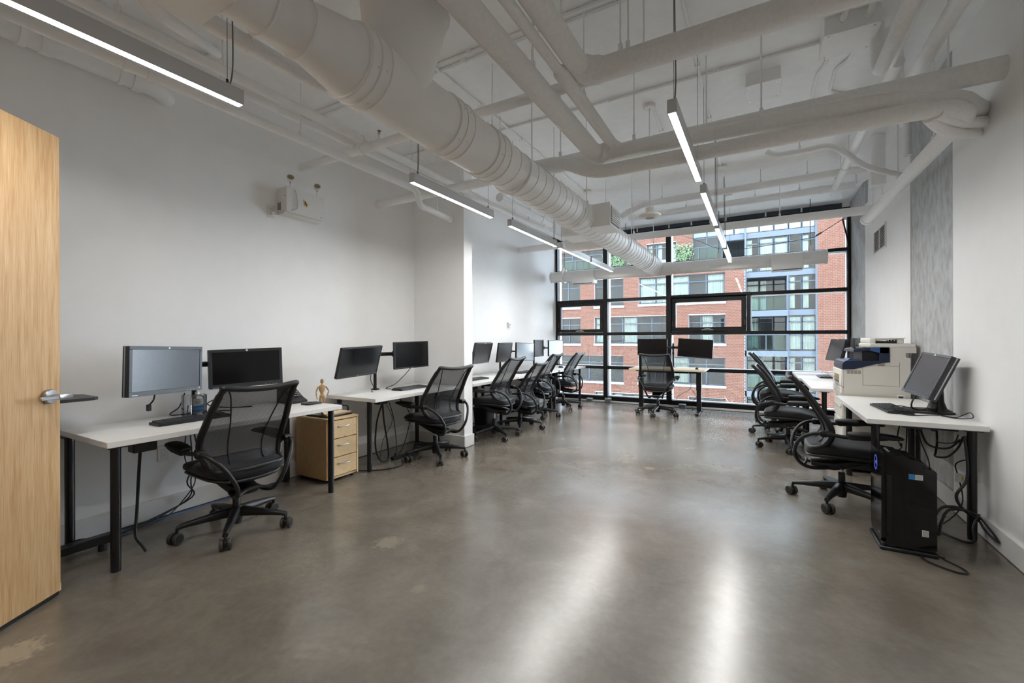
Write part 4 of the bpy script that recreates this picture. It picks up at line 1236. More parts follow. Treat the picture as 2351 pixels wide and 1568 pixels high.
# ================================================================== monitors
def rot_to(face_deg, tilt_deg=0, roll_deg=0):
    """Local +x is the screen normal. tilt > 0 leans the top forward."""
    return Euler((math.radians(roll_deg), math.radians(tilt_deg), math.radians(face_deg)), 'XYZ')
def monitor(label, c, face, w, h, tilt=0, roll=0, bez=.012, frame='bezel_black', logo=None, thick=.028, bump_=True, screen='screen_matte', group='desk monitors', parts=None):
    t_ = thing('monitor', label, 'monitor', c, 0, group)
    t_.rotation_euler = rot_to(face, tilt, roll)
    w2, h2 = w / 2, h / 2
    MB().rbox(-thick, -w2, -h2, -.004, w2, h2, .004, 2).build('housing', frame, t_)
    bz = MB()
    bz.rbox(-.006, -w2, -h2, .003, w2, -h2 + bez * 1.4, .0015, 1).rbox(-.006, -w2, h2 - bez, .003, w2, h2, .0015, 1)
    bz.rbox(-.006, -w2, -h2 + bez * 1.4, .003, -w2 + bez, h2 - bez, .0015, 1).rbox(-.006, w2 - bez, -h2 + bez * 1.4, .003, w2, h2 - bez, .0015, 1)
    bz.build('bezel', frame, t_)
    MB().box(-.004, -w2 + bez, -h2 + bez * 1.4, 0, w2 - bez, h2 - bez).build('screen', screen, t_, smooth=False)
    if bump_:
        MB().loft([[(-thick, -w2 * .45, -h2 * .5), (-thick, w2 * .45, -h2 * .5), (-thick, w2 * .45, h2 * .5), (-thick, -w2 * .45, h2 * .5)],
                   [(-thick - .022, -w2 * .36, -h2 * .4), (-thick - .022, w2 * .36, -h2 * .4), (-thick - .022, w2 * .36, h2 * .4), (-thick - .022, -w2 * .36, h2 * .4)]]).build('rear_cover', frame, t_)
    if logo == 'round':
        MB().lathe([(.0075, 0), (.0075, .0012)], 20, (.003, 0, h2 - bez / 2), 'x').build('logo', 'label_white', t_)
        MB().rbox(.003, -w2 + .02, -h2 + .007, .0036, -w2 + .06, -h2 + .011, .0002, 1).build('model_mark', 'silver', t_)
        for k in range(4):
            MB().box(.003, w2 - .05 - k * .027, -h2 + .008, .0037, w2 - .046 - k * .027, -h2 + .011).build('button', 'label_white', t_)
    elif logo:
        text_part('logo', logo, .011, 'silver', t_, (.0034, 0, -h2 + bez * .7), (PI / 2, 0, PI / 2))
    return t_
HPB = dict(bez=.022, frame='bezel_grey', logo='round', thick=.045)
m1 = monitor('left monitor on the nearest desk, its screen pale with window glare', (-3.50, 1.455, 1.095), 25, .575, .318, 0, -1.5, screen='screen', **HPB)
MB().rbox(-.034, -.2878, -.16, -.026, -.2868, .16, .0004, 1).build('side_stripe', 'silver', m1)
monitor('right monitor on the nearest desk, black screen behind the chair', (-3.57, 2.02, 1.075), -17, .515, .30, 0, 1.5, **HPB)
monitor('left monitor on the second left desk, drooping forward', (-3.42, 3.03, 1.075), 4, .53, .305, 18, 2.0, logo='DELL')
monitor('right monitor on the second left desk, upright beside the corner', (-3.45, 3.80, 1.118), -6, .50, .30, 0, 1.2, logo='DELL')
monitor('monitor cut off by the return wall edge', (-3.52, 4.72, 1.12), -20, .46, .32, 0, 0)
monitor('drooping monitor right past the return wall', (-3.45, 5.28, 1.09), 6, .50, .30, 14, 0, screen='screen', **{**HPB, 'bez': .016})
monitor('left monitor on the middle far left desk', (-3.45, 5.90, 1.085), 6, .50, .30, 8, 0, screen='screen')
monitor('right monitor on the middle far left desk', (-3.40, 6.49, 1.078), -6, .53, .30, 0, -2, screen='screen')
monitor('narrow-looking left monitor on the corner desk', (-3.42, 7.06, 1.125), 6, .46, .30, 0, 0, screen='screen')
monitor('right monitor on the corner desk, against the glazing', (-3.32, 7.58, 1.118), -9, .50, .295, 0, 0, screen='screen')
monitor('left black monitor on the sit-stand desk', (-1.72, 8.30, 1.135), -90, .53, .30, 0, 0)
monitor('right black monitor on the sit-stand desk, slightly rolled', (-.98, 8.25, 1.115), -93, .575, .325, 0, -3.5, logo='DELL')
monitor('left leaning monitor on the window desk behind the printer', (.93, 7.62, 1.125), 192, .50, .31, -14, 0, screen='screen', **{**HPB, 'bez': .014})
monitor('right monitor on the window desk behind the printer', (1.09, 7.36, 1.13), 165, .50, .32, -3, 0, screen='screen', **{**HPB, 'bez': .014})
hp = monitor('tilted square monitor on the right foreground desk', (1.075, 4.36, 1.02), 189, .415, .335, -22, -3, bez=.02, frame='bezel_grey', logo='round', thick=.05, screen='screen')
MB().rbox(-.036, -.209, -.155, -.026, .209, .169, .002, 1).build('silver_band', 'silver', hp)
MB().rbox(-.075, -.16, -.10, -.05, .16, .10, .01, 2).build('rear_hump', 'bezel_black', hp)
for k in range(11):
    MB().box(-.0765, -.14, .0 + k * .008, -.0745, .14, .004 + k * .008).build('vent_slot', 'slot_dark', hp)
# stand of that monitor
t_ = thing('monitor_stand', 'black monitor stand with a cut-out foot on the right desk', 'monitor stand', (1.14, 4.42, .738))
ft = MB()
ft.loft([[(x, y, z) for (x, y) in [(.09 * s1 + ox, .0 + oy) for (s1, ox, oy) in [(1, 0, -.10), (1, 0, .10), (0, .02, .15), (-1, -.05, .14), (-1.6, -.06, .06), (-1.6, -.06, -.06), (-1, -.05, -.14), (0, .02, -.15)]]] for z in (.001, .012)])
ft.build('foot', 'bezel_black', t_)
MB().loft([ell_ for ell_ in [[(.015 + a * math.cos(q), b3 * math.sin(q), z) for q in [2 * PI * k / 24 for k in range(24)]] for (a, b3, z) in [(.085, .09, .012), (.055, .065, .03), (.04, .05, .08), (.036, .048, .16), (.036, .046, .215)]]]).build('neck', 'bezel_black', t_)
MB().cyl((.0, -.045, .225), (.0, .045, .225), .026, n=18).build('tilt_hinge', 'bezel_black', t_)
MB().cyl((-.01, 0, .225), (-.05, 0, .27), .022, n=12).build('tilt_arm', 'bezel_black', t_)

def arm(label, base, top, heads, zt):
    """desk-clamped pole; heads: monitor-back points"""
    bx, by, bz = base
    t_ = thing('monitor_mount', label, 'monitor arm', base, 0, 'clamped monitor arms')
    MB().lathe([(.045, .0005), (.045, .008), (.03, .014)], 24).build('base_plate', 'black_metal', t_)
    MB().cyl((0, 0, .01), (0, 0, top - bz), .0175, n=18).build('pole', 'black_metal', t_)
    MB().cyl((0, 0, zt - bz - .03), (0, 0, zt - bz + .03), .027, n=18).build('collar', 'black_metal', t_)
    MB().cyl((0, 0, .24), (0, 0, .27), .024, n=18).build('cable_collar', 'black_metal', t_)
    for hd in heads:
        d = Vector(hd) - Vector((bx, by, zt))
        mid = Vector((d.x * .45, d.y * .62, 0))
        a_ = MB().tube([(0, 0, zt - bz), mid + Vector((0, 0, zt - bz))], .016, 8, flat=1.3)
        a_.cyl(mid + Vector((0, 0, zt - bz - .03)), mid + Vector((0, 0, zt - bz + .03)), .02, n=14)
        a_.tube([mid + Vector((0, 0, zt - bz)), d + Vector((0, 0, zt - bz)) - Vector((d.x, d.y, 0)).normalized() * .01], .013, 8)
        a_.build('swing_arm', 'black_metal', t_)
    return t_
DZT = .738
arm('monitor arm between the two big monitors of the nearest desk', (-3.74, 1.72, DZT), 1.14, [(-3.565, 1.43, 1.09), (-3.635, 2.04, 1.08)], 1.11)
arm('monitor arm with a tall pole on the second left desk', (-3.72, 3.50, DZT), 1.17, [(-3.49, 3.03, 1.08), (-3.50, 3.80, 1.118)], 1.13)
arm('monitor arm on the desk directly past the return wall', (-3.72, 5.02, DZT), 1.15, [(-3.56, 4.74, 1.12), (-3.53, 5.24, 1.09)], 1.10)
arm('monitor arm on the middle far left desk', (-3.72, 6.2, DZT), 1.15, [(-3.52, 5.88, 1.085), (-3.46, 6.45, 1.08)], 1.09)
arm('monitor arm on the corner desk by the window', (-3.68, 7.36, DZT), 1.16, [(-3.45, 7.09, 1.125), (-3.36, 7.56, 1.12)], 1.12)
arm('monitor arm standing on the sit-stand desk', (-1.37, 8.43, .765), 1.20, [(-1.72, 8.35, 1.135), (-.98, 8.30, 1.115)], 1.125)
arm('monitor arm on the window desk behind the printer', (1.17, 7.6, DZT), 1.16, [(1.0, 7.62, 1.125), (1.12, 7.43, 1.13)], 1.12)

# ================================================================== keyboards, mice, phone
def keyboard(label, x, y, z, rot, L_=.45, W_=.155, group='black keyboards'):
    t_ = thing('keyboard', label, 'keyboard', (x, y, z), math.radians(rot), group)
    MB().prism([(-L_ / 2, -W_ / 2 + .01), (-L_ / 2 + .012, -W_ / 2), (L_ / 2 - .012, -W_ / 2), (L_ / 2, -W_ / 2 + .01), (L_ / 2, W_ / 2 - .01), (L_ / 2 - .012, W_ / 2), (-L_ / 2 + .012, W_ / 2), (-L_ / 2, W_ / 2 - .01)], 'z', .001, .016).build('case', 'black_plastic', t_)
    k_ = MB()
    for r_ in range(6):
        yy = -W_ / 2 + .016 + r_ * .0205
        for c in range(22):
            if c in (15, 18):
                continue
            if r_ == 0 and 3 < c < 9:
                continue
            xx = -L_ / 2 + .014 + c * .0193
            k_.box(xx, yy, .014, xx + .0165, yy + .017, .021 + r_ * .0012)
    k_.box(-L_ / 2 + .014 + 4 * .0193, -W_ / 2 + .016, .014, -L_ / 2 + .014 + 8.8 * .0193, -W_ / 2 + .033, .021)
    tag(k_.build('keycaps', 'bezel_grey', t_, smooth=False), kind='stuff')
    return t_
keyboard('black keyboard on the nearest left desk in front of the sanitizer', -3.44, 1.57, DZT, 90)
keyboard('black keyboard on the second left desk', -3.42, 3.74, DZT, 90)
keyboard('black keyboard just past the return wall', -3.38, 4.98, DZT, 88)
keyboard('black keyboard on the middle far left desk', -3.36, 6.35, DZT, 90)
keyboard('black keyboard on the right foreground desk with its cord looped over it', .885, 4.40, DZT, -86)
keyboard('black keyboard on the desk behind the printer', .80, 7.55, DZT, -90)
def mouse(label, x, y, z, rot):
    t_ = thing('mouse', label, 'mouse', (x, y, z), math.radians(rot), 'black mice')
    MB().ball((0, 0, .002), .03, 16, 9, 1.7, 1, 1.1).build('shell', 'black_plastic', t_)
    MB().lathe([(.008, -.004), (.008, .004)], 12, (.028, 0, .028), 'y').build('wheel', 'rubber', t_)
for i, o_ in enumerate((('black mouse on the sit-stand desk', -.92, 8.0, .765, 90), ('black mouse on the corner desk by the window', -3.30, 7.75, DZT, 180))):
    mouse(*o_)
for o_ in [o for o in bpy.data.objects if o.name.startswith('shell')]:
    for v in o_.data.vertices:
        v.co.z = max(v.co.z, .001)
t_ = thing('desk_phone', 'black desk phone on the far end of the nearest desk', 'phone', (-3.62, 2.44, DZT), math.radians(0))
MB().prism([(-.10, .002), (.10, .002), (.10, .02), (.04, .045), (-.10, .14)], 'y', -.08, .08).build('body', 'black_plastic', t_)
k_ = MB()
for r_ in range(5):
    for c in range(4):
        p = Vector((-.06 + r_ * .022, -.03 + c * .024, .118 - r_ * .0145))
        k_.box(p.x, p.y, p.z, p.x + .014, p.y + .016, p.z + .006)
k_.build('keys', 'plastic_grey', t_, smooth=False)
MB().tube(spl([(-.09, -.06, .15), (-.03, -.06, .132), (.03, -.06, .085), (.09, -.06, .05)], 4), .018, 10).build('handset', 'black_plastic', t_)
t_ = thing('phone_dock', 'flat black charging pad beside the desk phone', 'charger', (-3.38, 2.46, DZT))
MB().rbox(-.05, -.07, .001, .05, .07, .014, .004, 2).build('pad', 'black_plastic', t_)
MB().cyl((-.02, 0, .014), (-.02, 0, .018), .02, n=20).build('contact_ring', 'bezel_grey', t_)

# ================================================================== printer by the right wall
PY0, PY1 = 5.29, 5.83
t_ = thing('office_printer', 'cream and navy multifunction printer standing by the concrete pier', 'printer', (.96, (PY0 + PY1) / 2, 0))
def pp(pts): return [(x - .96, z) for x, z in pts]
h_ = (PY1 - PY0) / 2
MB().prism(pp([(.712, .10), (1.235, .10), (1.235, .70), (.712, .70)]), 'y', -h_, h_).build('cabinet', 'printer_light', t_, smooth=False)
MB().prism(pp([(.73, .03), (1.22, .03), (1.22, .10), (.73, .10)]), 'y', -h_ + .01, h_ - .01).build('plinth', 'printer_dark', t_, smooth=False)
for sx in (.76, 1.19):
    for sy in (-.22, .22):
        MB().lathe([(.03, -.012), (.03, .012)], 16, (sx - .96, sy, .03), 'y').build('castor', 'rubber', t_)
for k in range(3):
    d_ = MB().rbox(.700 - .96, -h_ + .012, .12 + k * .19, .713 - .96, h_ - .012, .295 + k * .19, .004, 1).build('paper_drawer', 'printer_light', t_)
    MB().prism([(.690 - .96, .235 + k * .19), (.702 - .96, .25 + k * .19), (.702 - .96, .28 + k * .19)], 'y', -h_ + .05, h_ - .05).build('pull', 'printer_beige', d_, smooth=False)
MB().prism(pp([(.712, .70), (1.205, .70), (1.205, 1.106), (1.172, 1.112), (1.17, 1.15), (1.05, 1.15), (1.05, 1.066), (.972, 1.05), (.853, 1.013), (.79, .995), (.712, .988)]), 'y', -h_, h_).build('body', 'printer_beige', t_, smooth=False)
f_ = MB().rbox(.69 - .96, -h_ + .02, .715, .713 - .96, h_ - .02, .815, .005, 1).build('paper_drawer', 'printer_light', t_)
MB().rbox(.685 - .96, -.1, .735, .692 - .96, .1, .77, .003, 1).build('pull', 'printer_beige', f_)
MB().rbox(.69 - .96, -h_, .82, .713 - .96, h_, .985, .006, 1).build('front_cover', 'printer_light', t_)
MB().box(.688 - .96, -h_ + .12, .85, .694 - .96, h_ - .12, .93).build('bypass_slot', 'printer_line', t_)
# navy shell: front lip, output cavity, scanner cheek
MB().prism(pp([(.70, .990), (.79, .993), (.853, 1.013), (.972, 1.05), (1.057, 1.066), (1.057, 1.20), (1.045, 1.204), (.98, 1.204), (.98, 1.078), (.90, 1.072), (.80, 1.072), (.735, 1.074), (.712, 1.062), (.700, 1.035)]), 'y', -h_ - .006, h_ + .006).build('navy_shell', 'printer_blue', t_, smooth=False)
MB().prism(pp([(.86, 1.02), (1.05, 1.05), (1.05, 1.2), (.98, 1.2), (.86, 1.17)]), 'y', -h_ + .04, h_ - .04).build('output_cavity', 'printer_dark', t_, smooth=False)
MB().prism(pp([(.785, 1.158), (.90, 1.176), (1.0, 1.148), (1.05, 1.148), (1.05, 1.204), (.91, 1.204), (.79, 1.182)]), 'y', -h_ - .006, h_ + .006).build('control_panel', 'printer_blue', t_, smooth=False)
MB().prism(pp([(.915, 1.172), (.985, 1.152), (.985, 1.2035), (.915, 1.2035)]), 'y', -h_ - .007, -h_ + .02).build('panel_accent', 'printer_blue_light', t_, smooth=False)
MB().prism(pp([(.80, 1.184), (.89, 1.201), (.89, 1.207), (.80, 1.190)]), 'y', -h_ + .05, h_ - .05).build('touch_screen', 'gloss_black', t_, smooth=False)
MB().prism(pp([(.76, 1.071), (.78, 1.088), (.80, 1.088), (.81, 1.071)]), 'y', -.12, .12).build('paper_stop', 'printer_blue_light', t_, smooth=False)
MB().prism(pp([(.915, 1.206), (1.245, 1.206), (1.245, 1.152), (1.17, 1.152), (1.17, 1.15), (1.052, 1.15), (1.052, 1.2035), (.915, 1.2035)]), 'y', -h_, h_).build('scanner_bed', 'printer_beige', t_, smooth=False)
MB().rbox(.912 - .96, -h_, 1.206, 1.243 - .96, h_, 1.240, .006, 1).build('scanner_lid', 'printer_light', t_)
MB().rbox(.915 - .96, -h_ + .03, 1.240, .962 - .96, h_ - .06, 1.292, .012, 2).build('feeder_housing', 'printer_light', t_)
MB().prism(pp([(.95, 1.262), (1.17, 1.284), (1.185, 1.292), (.95, 1.288)]), 'y', -h_ + .05, h_ - .08).build('feeder_tray', 'printer_beige', t_, smooth=False)
MB().rbox(.955 - .96, -h_ + .055, 1.240, 1.12 - .96, h_ - .085, 1.262, .003, 1).build('feeder_slot', 'printer_dark', t_)
for k in range(7):
    MB().box(.965 + k * .022 - .96, -h_ + .05, 1.262, .972 + k * .022 - .96, -h_ + .056, 1.274).build('feeder_rib', 'printer_beige', t_)
MB().rbox(1.12 - .96, -h_ + .06, 1.24, 1.172 - .96, h_ - .09, 1.285, .006, 1).build('feeder_end', 'printer_light', t_)
# side door outline, latch, vents, switch
for (a, b2, c, d) in ((.857, 1.028, 1.128, 1.031), (.857, .842, 1.128, .845), (.857, .842, .860, 1.03), (1.125, .842, 1.128, 1.066)):
    MB().box(a - .96, -h_ - .0012, b2, c - .96, -h_, d).build('panel_joint', 'printer_line', t_)
MB().rbox(.972 - .96, -h_ - .004, 1.028, 1.02 - .96, -h_ + .002, 1.05, .003, 1).build('door_latch', 'printer_line', t_)
for c in range(4):
    for r_ in range(4):
        MB().box(.737 + c * .028 - .96, -h_ - .0012, .948 + r_ * .009, .760 + c * .028 - .96, -h_ + .001, .954 + r_ * .009).build('vent_slot', 'printer_line', t_)
MB().rbox(1.108 - .96, -h_ - .004, .722, 1.168 - .96, -h_ + .002, .764, .003, 1).build('switch_plate', 'printer_light', t_)
MB().box(1.118 - .96, -h_ - .005, .735, 1.152 - .96, -h_ - .003, .752).build('power_switch', 'slot_dark', t_)
tr_ = MB().prism(pp([(.705, .862), (.56, .955), (.553, .962), (.705, .872)]), 'y', -.13, .13).build('bypass_tray', 'printer_beige', t_, smooth=False)
MB().prism(pp([(.70, .878), (.55, .973), (.548, .976), (.70, .881)]), 'y', -.105, .105).build('loaded_paper', 'paper_tan', tr_, smooth=False)

# ================================================================== air purifier
t_ = thing('air_purifier', 'glossy black tower air purifier on the floor under the right desk', 'air purifier', (.775, 3.60, 0))
def q(pts): return [(x - .775, z) for x, z in pts]
MB().prism(q([(.672, .04), (.905, .04), (.905, .50), (.895, .512), (.842, .520), (.838, .548), (.83, .558), (.775, .568), (.76, .578), (.672, .588)]), 'y', -.135, .135).build('body', 'gloss_black', t_, smooth=False)
MB().prism([(-.145, .075), (-.115, .045), (.115, .045), (.145, .075), (.145, .575), (.13, .59), (-.13, .59), (-.145, .575)], 'x', .648 - .775, .668 - .775).build('front_panel', 'gloss_black', t_, smooth=False)
MB().rbox(.64 - .775, -.15, .0, .91 - .775, .15, .022, .006, 1).build('base', 'black_plastic', t_)
MB().rbox(.655 - .775, -.13, .02, .90 - .775, .13, .045, .006, 1).build('base_neck', 'black_plastic', t_)
MB().rbox(.674 - .775, -.1365, .10, .700 - .775, -.1345, .46, .001, 1).build('side_grille', 'soft_black', t_)
for x in (.765, .775):
    MB().box(x - .775, -.1358, .05, x + .002 - .775, -.1345, .56).build('shell_joint', 'soft_black', t_)
MB().tube([(.6475 - .775, .035 * math.cos(a), .50 + .045 * math.sin(a)) for a in [2 * PI * k / 36 for k in range(36)]], .0018, 6, closed=True).build('light_ring', 'led_blue', t_)
MB().ball((.6475 - .775, -.01, .503), .012, 12, 7, .2, 1, 1).build('ring_emblem', 'silver', t_)
MB().rbox(.779 - .775, -.1362, .447, .843 - .775, -.1346, .478, .0004, 1).build('energy_label', 'label_white', t_)
MB().rbox(.779 - .775, -.1367, .447, .808 - .775, -.136, .478, .0002, 1).build('label_patch', 'label_blue', t_)
for k in range(5):
    MB().box(.811 - .775, -.1367, .4515 + k * .0052, .840 - .775, -.136, .4535 + k * .0052).build('label_line', 'label_print', t_)
MB().rbox(.838 - .775, -.1362, .115, .868 - .775, -.1346, .153, .0004, 1).build('rating_label', 'label_white', t_)
for k in range(6):
    MB().box(.841 - .775, -.1367, .119 + k * .0056, .865 - .775, -.136, .1215 + k * .0056).build('label_line', 'label_print', t_)
text_part('panel_mark', 'WINIX', .012, 'silver', t_, (.6478 - .775, -.085, .085), (PI / 2, 0, -PI / 2))
for k in range(3):
    MB().cyl((.70 - .775, -.05 + k * .04, .586), (.70 - .775, -.05 + k * .04, .5885), .008, n=12).build('touch_key', 'silver', t_)

# ================================================================== drawer cabinet and what is on it
t_ = thing('drawer_cabinet', 'birch three-drawer cabinet between the two near left desks', 'cabinet', (-3.58, 2.755, 0))
cx, cy = -3.58, 2.755
MB().rbox(-3.80 - cx, 2.60 - cy, .03, -3.372 - cx, 2.618 - cy, .565, .002, 1).build('side_panel', 'birch_side', t_)
MB().rbox(-3.80 - cx, 2.922 - cy, .03, -3.352 - cx, 2.94 - cy, .565, .002, 1).build('side_panel', 'birch_veneer', t_)
MB().rbox(-3.80 - cx, 2.60 - cy, .565, -3.345 - cx, 2.94 - cy, .583, .002, 1).build('top_panel', 'birch_veneer', t_)
MB().rbox(-3.80 - cx, 2.618 - cy, .03, -3.365 - cx, 2.922 - cy, .05, .002, 1).build('bottom_panel', 'birch_veneer', t_)
MB().box(-3.80 - cx, 2.618 - cy, .05, -3.79 - cx, 2.922 - cy, .565).build('back_panel', 'birch_side', t_)
for k in range(3):
    z0 = .058 + k * .169
    d_ = MB().rbox(-3.76 - cx, 2.622 - cy, z0, -3.352 - cx, 2.918 - cy, z0 + .162, .002, 1).build('drawer', 'birch_veneer', t_)
    MB().tube(spl([(-3.352 - cx, 2.705 - cy, z0 + .105), (-3.335 - cx, 2.72 - cy, z0 + .104), (-3.330 - cx, 2.77 - cy, z0 + .104), (-3.335 - cx, 2.82 - cy, z0 + .104), (-3.352 - cx, 2.835 - cy, z0 + .105)], 4), .005, 8).build('bow_handle', 'steel', d_)
for sx in (-3.76, -3.40):
    for sy in (2.64, 2.90):
        MB().lathe([(.018, -.01), (.018, .01)], 14, (sx - cx, sy - cy, .018), 'y').build('castor', 'rubber', t_)
t_ = thing('letter_tray', 'black letter tray with raised end loops on the drawer cabinet', 'letter tray', (-3.56, 2.77, .583))
MB().rbox(-.13, -.145, .001, .16, .145, .010, .003, 1).build('tray_floor', 'black_plastic', t_)
for sy in (-1, 1):
    MB().tube(bend([(-.10, sy * .14, .006), (-.10, sy * .14, .075 if sy > 0 else .05), (.10, sy * .14, .075 if sy > 0 else .05), (.10, sy * .14, .006)], .02), .009, 8).build('end_loop', 'black_plastic', t_)
for k, (dx, dy, a, m_) in enumerate(((.02, .0, 4, 'paper_white'), (.03, .01, -3, 'paper_manila'), (.01, -.01, 7, 'paper_white'), (.035, .015, 2, 'paper_manila'), (.02, .0, -5, 'paper_manila'))):
    o_ = tag(MB().rbox(-.12, -.125, 0, .12, .125, .0045, .001, 1).build('file_folder', m_, None, (-3.56 + dx, 2.77 + dy, .5935 + k * .0048), (0, 0, math.radians(a))),
             ['bottom white paper sheaf in the letter tray', 'lowest manila folder in the letter tray', 'white paper sheaf between manila folders', 'second manila folder from the top in the tray', 'topmost manila folder under the wooden figure'][k], 'folder', 'papers stacked in the letter tray')
# wooden artist's figure
t_ = thing('wooden_figure', 'jointed wooden artist figure with a hand on its hip, by the desk corner', 'figurine', (-3.60, 2.73, .618), math.radians(-20))
MB().lathe([(.035, 0), (.037, .004), (.035, .014)], 24).build('stand', 'manikin_wood', t_)
MB().cyl((0, -.012, .014), (0, -.012, .11), .0022, n=6).build('support_rod', 'steel', t_)
def limb(nm, pts, rs):
    MB().tube(spl(pts, 4), [rs[min(int(i * len(rs) / (4 * (len(pts) - 1) + 1)), len(rs) - 1)] for i in range(4 * (len(pts) - 1) + 1)], 10).build(nm, 'manikin_wood', t_)
def bone(nm, a, b2, r0, r1):
    a, b2 = Vector(a), Vector(b2)
    prof = [0.55, .95, 1.0, .95, .7]
    pts = [a.lerp(b2, i / 4) for i in range(5)]
    MB().tube(pts, [(r0 + (r1 - r0) * i / 4) * prof[i] for i in range(5)], 12).build(nm, 'manikin_wood', t_)
for s_ in (-1, 1):
    bone('foot', (.0, s_ * .016, .018), (.028, s_ * .02, .018), .009, .007)
    bone('shin', (0, s_ * .016, .018), (.0, s_ * .015, .075), .007, .0095)
    bone('thigh', (0, s_ * .015, .078), (0, s_ * .014, .135), .009, .013)
MB().ball((0, 0, .145), .02, 14, 9, .85, 1.15, .9).build('pelvis', 'manikin_wood', t_)
MB().ball((0, 0, .172), .015, 12, 8).build('waist', 'manikin_wood', t_)
MB().loft([ell(0, 0, 0, .001, .001, 14)] if False else [[(rx * math.cos(a), ry * math.sin(a), z) for a in [2 * PI * k / 16 for k in range(16)]] for (rx, ry, z) in [(.012, .016, .178), (.018, .027, .20), (.019, .032, .225), (.014, .026, .243), (.007, .01, .25)]]).build('chest', 'manikin_wood', t_)
MB().cyl((0, 0, .248), (0, 0, .262), .006, n=10).build('neck', 'manikin_wood', t_)
MB().ball((.002, 0, .284), .019, 14, 9, .85, .8, 1.25).build('head', 'manikin_wood', t_)
bone('upper_arm', (0, .034, .235), (-.005, .064, .19), .008, .007); bone('forearm', (-.005, .064, .19), (.01, .047, .145), .0065, .0055); bone('hand', (.01, .047, .145), (.018, .036, .125), .006, .005)
bone('upper_arm', (0, -.034, .235), (.0, -.052, .185), .008, .007); bone('forearm', (.0, -.052, .185), (.008, -.05, .14), .0065, .0055); bone('hand', (.008, -.05, .14), (.013, -.044, .118), .006, .005)

# ================================================================== hand sanitizer in its clear caddy
t_ = thing('hand_sanitizer', 'pump bottle of hand sanitizer in a clear plastic holder', 'bottle', (-3.64, 1.672, DZT), math.radians(-14))
holder = MB()
holder.rbox(-.045, -.07, .001, .045, .07, .006, .001, 1)
for (a, b2, c, d) in ((-.045, -.07, -.042, .07), (.042, -.07, .045, .07), (-.042, -.07, .042, -.067), (-.042, .067, .042, .07)):
    holder.rbox(a, b2, .006, c, d, .155, .0008, 1)
holder.build('clear_holder', 'clear_plastic', t_)
bt = [[(.028 * s1 * math.copysign(abs(math.cos(a)) ** .6, math.cos(a)), .02 + .042 * s1 * math.copysign(abs(math.sin(a)) ** .6, math.sin(a)), z) for a in [2 * PI * k / 24 for k in range(24)]] for (s1, z) in [(.92, .008), (1, .014), (1, .125), (.9, .140), (.5, .152), (.34, .156)]]
MB().loft(bt).build('bottle', 'clear_plastic', t_)
MB().rbox(.0286, -.012, .03, .0296, .052, .125, .0003, 1).build('front_label', 'label_white', t_)
MB().rbox(.0296, -.012, .03, .0302, .052, .072, .0002, 1).build('label_band', 'label_blue_dark', t_)
MB().prism([(-.012, .072), (.052, .072), (.052, .084), (.02, .074)], 'x', .0296, .0302).build('label_swoosh', 'label_blue', t_)
for k in range(4):
    MB().box(.0297, .0, .088 + k * .006, .0301, .040 - (k % 2) * .008, .0905 + k * .006).build('label_line', 'label_print', t_)
text_part('label_name', 'Med', .012, 'label_print', t_, (.0301, .02, .117), (PI / 2, 0, PI / 2))
MB().lathe([(.014, .155), (.014, .172), (.008, .175), (.0045, .19), (.0045, .205)], 18, (0, .02, 0)).build('pump_collar', 'plastic_white', t_)
MB().rbox(-.012, .01, .203, .03, .03, .215, .004, 2).build('pump_head', 'plastic_white', t_)

# ================================================================== laptop stand behind the door
t_ = thing('laptop_stand', 'black laptop stand with a thin tray, half hidden behind the open door', 'stand', (-3.54, .78, 0))
MB().rbox(-.03, -.05, .045, .03, .40, .095, .004, 1).build('foot_bar', 'black_metal', t_)
for yy in (-.02, .34):
    MB().lathe([(.022, 0), (.022, .03), (.012, .045)], 16, (0, yy, 0)).build('glide', 'rubber', t_)
MB().cyl((0, .0, .09), (0, .0, .945), .02, n=16).build('post', 'black_metal', t_)
MB().prism([(-.16, -.12), (.13, -.12), (.13, .265), (.10, .29), (-.13, .29), (-.16, .26)], 'z', .945, .962).build('tray', 'bezel_grey', t_)

# ================================================================== wall devices
t_ = thing('emergency_light', 'white emergency light box with two lamp heads high on the left wall', 'emergency light', (XL, 2.645, 2.455))
MB().rbox(0, -.20, 0, .14, .20, .225, .004, 1).build('battery_box', 'plastic_white', t_)
MB().rbox(.001, -.198, -.018, .10, .198, 0, .004, 1).build('bottom_tray', 'plastic_white', t_)
for yy, tz in ((-.13, .335), (.15, .335)):
    MB().cyl((.09, yy, .225), (.09, yy, .285), .005, n=10).build('lamp_stem', 'plastic_white', t_)
    MB().ball((.09, yy, .282), .006, 8, 6).build('swivel', 'slot_dark', t_)
    hd = MB().lathe([(.012, -.028), (.026, -.018), (.033, 0), (.035, .012), (.031, .015)], 22)
    hd.xf(Matrix.Translation((.095, yy, tz - .012)) @ Matrix.Rotation(math.radians(60), 4, 'Y') @ Matrix.Rotation(math.radians(25), 4, 'X'))
    ho = hd.build('lamp_head', 'plastic_white', t_)
    ln = MB().lathe([(.028, .0145), (.028, .0165)], 20).lathe([(.010, .0165), (.008, .019)], 12)
    ln.xf(Matrix.Translation((.095, yy, tz - .012)) @ Matrix.Rotation(math.radians(60), 4, 'Y') @ Matrix.Rotation(math.radians(25), 4, 'X'))
    ln.build('lamp_lens', 'lens', ho)
MB().tube(spl([(.10, -.125, .225), (.148, -.115, .20), (.152, -.10, .12), (.152, -.10, .05), (.145, -.14, .02), (.06, -.25, -.002), (.035, -.27, -.006)], 5), .005, 8).build('supply_cord', 'cable_white', t_)
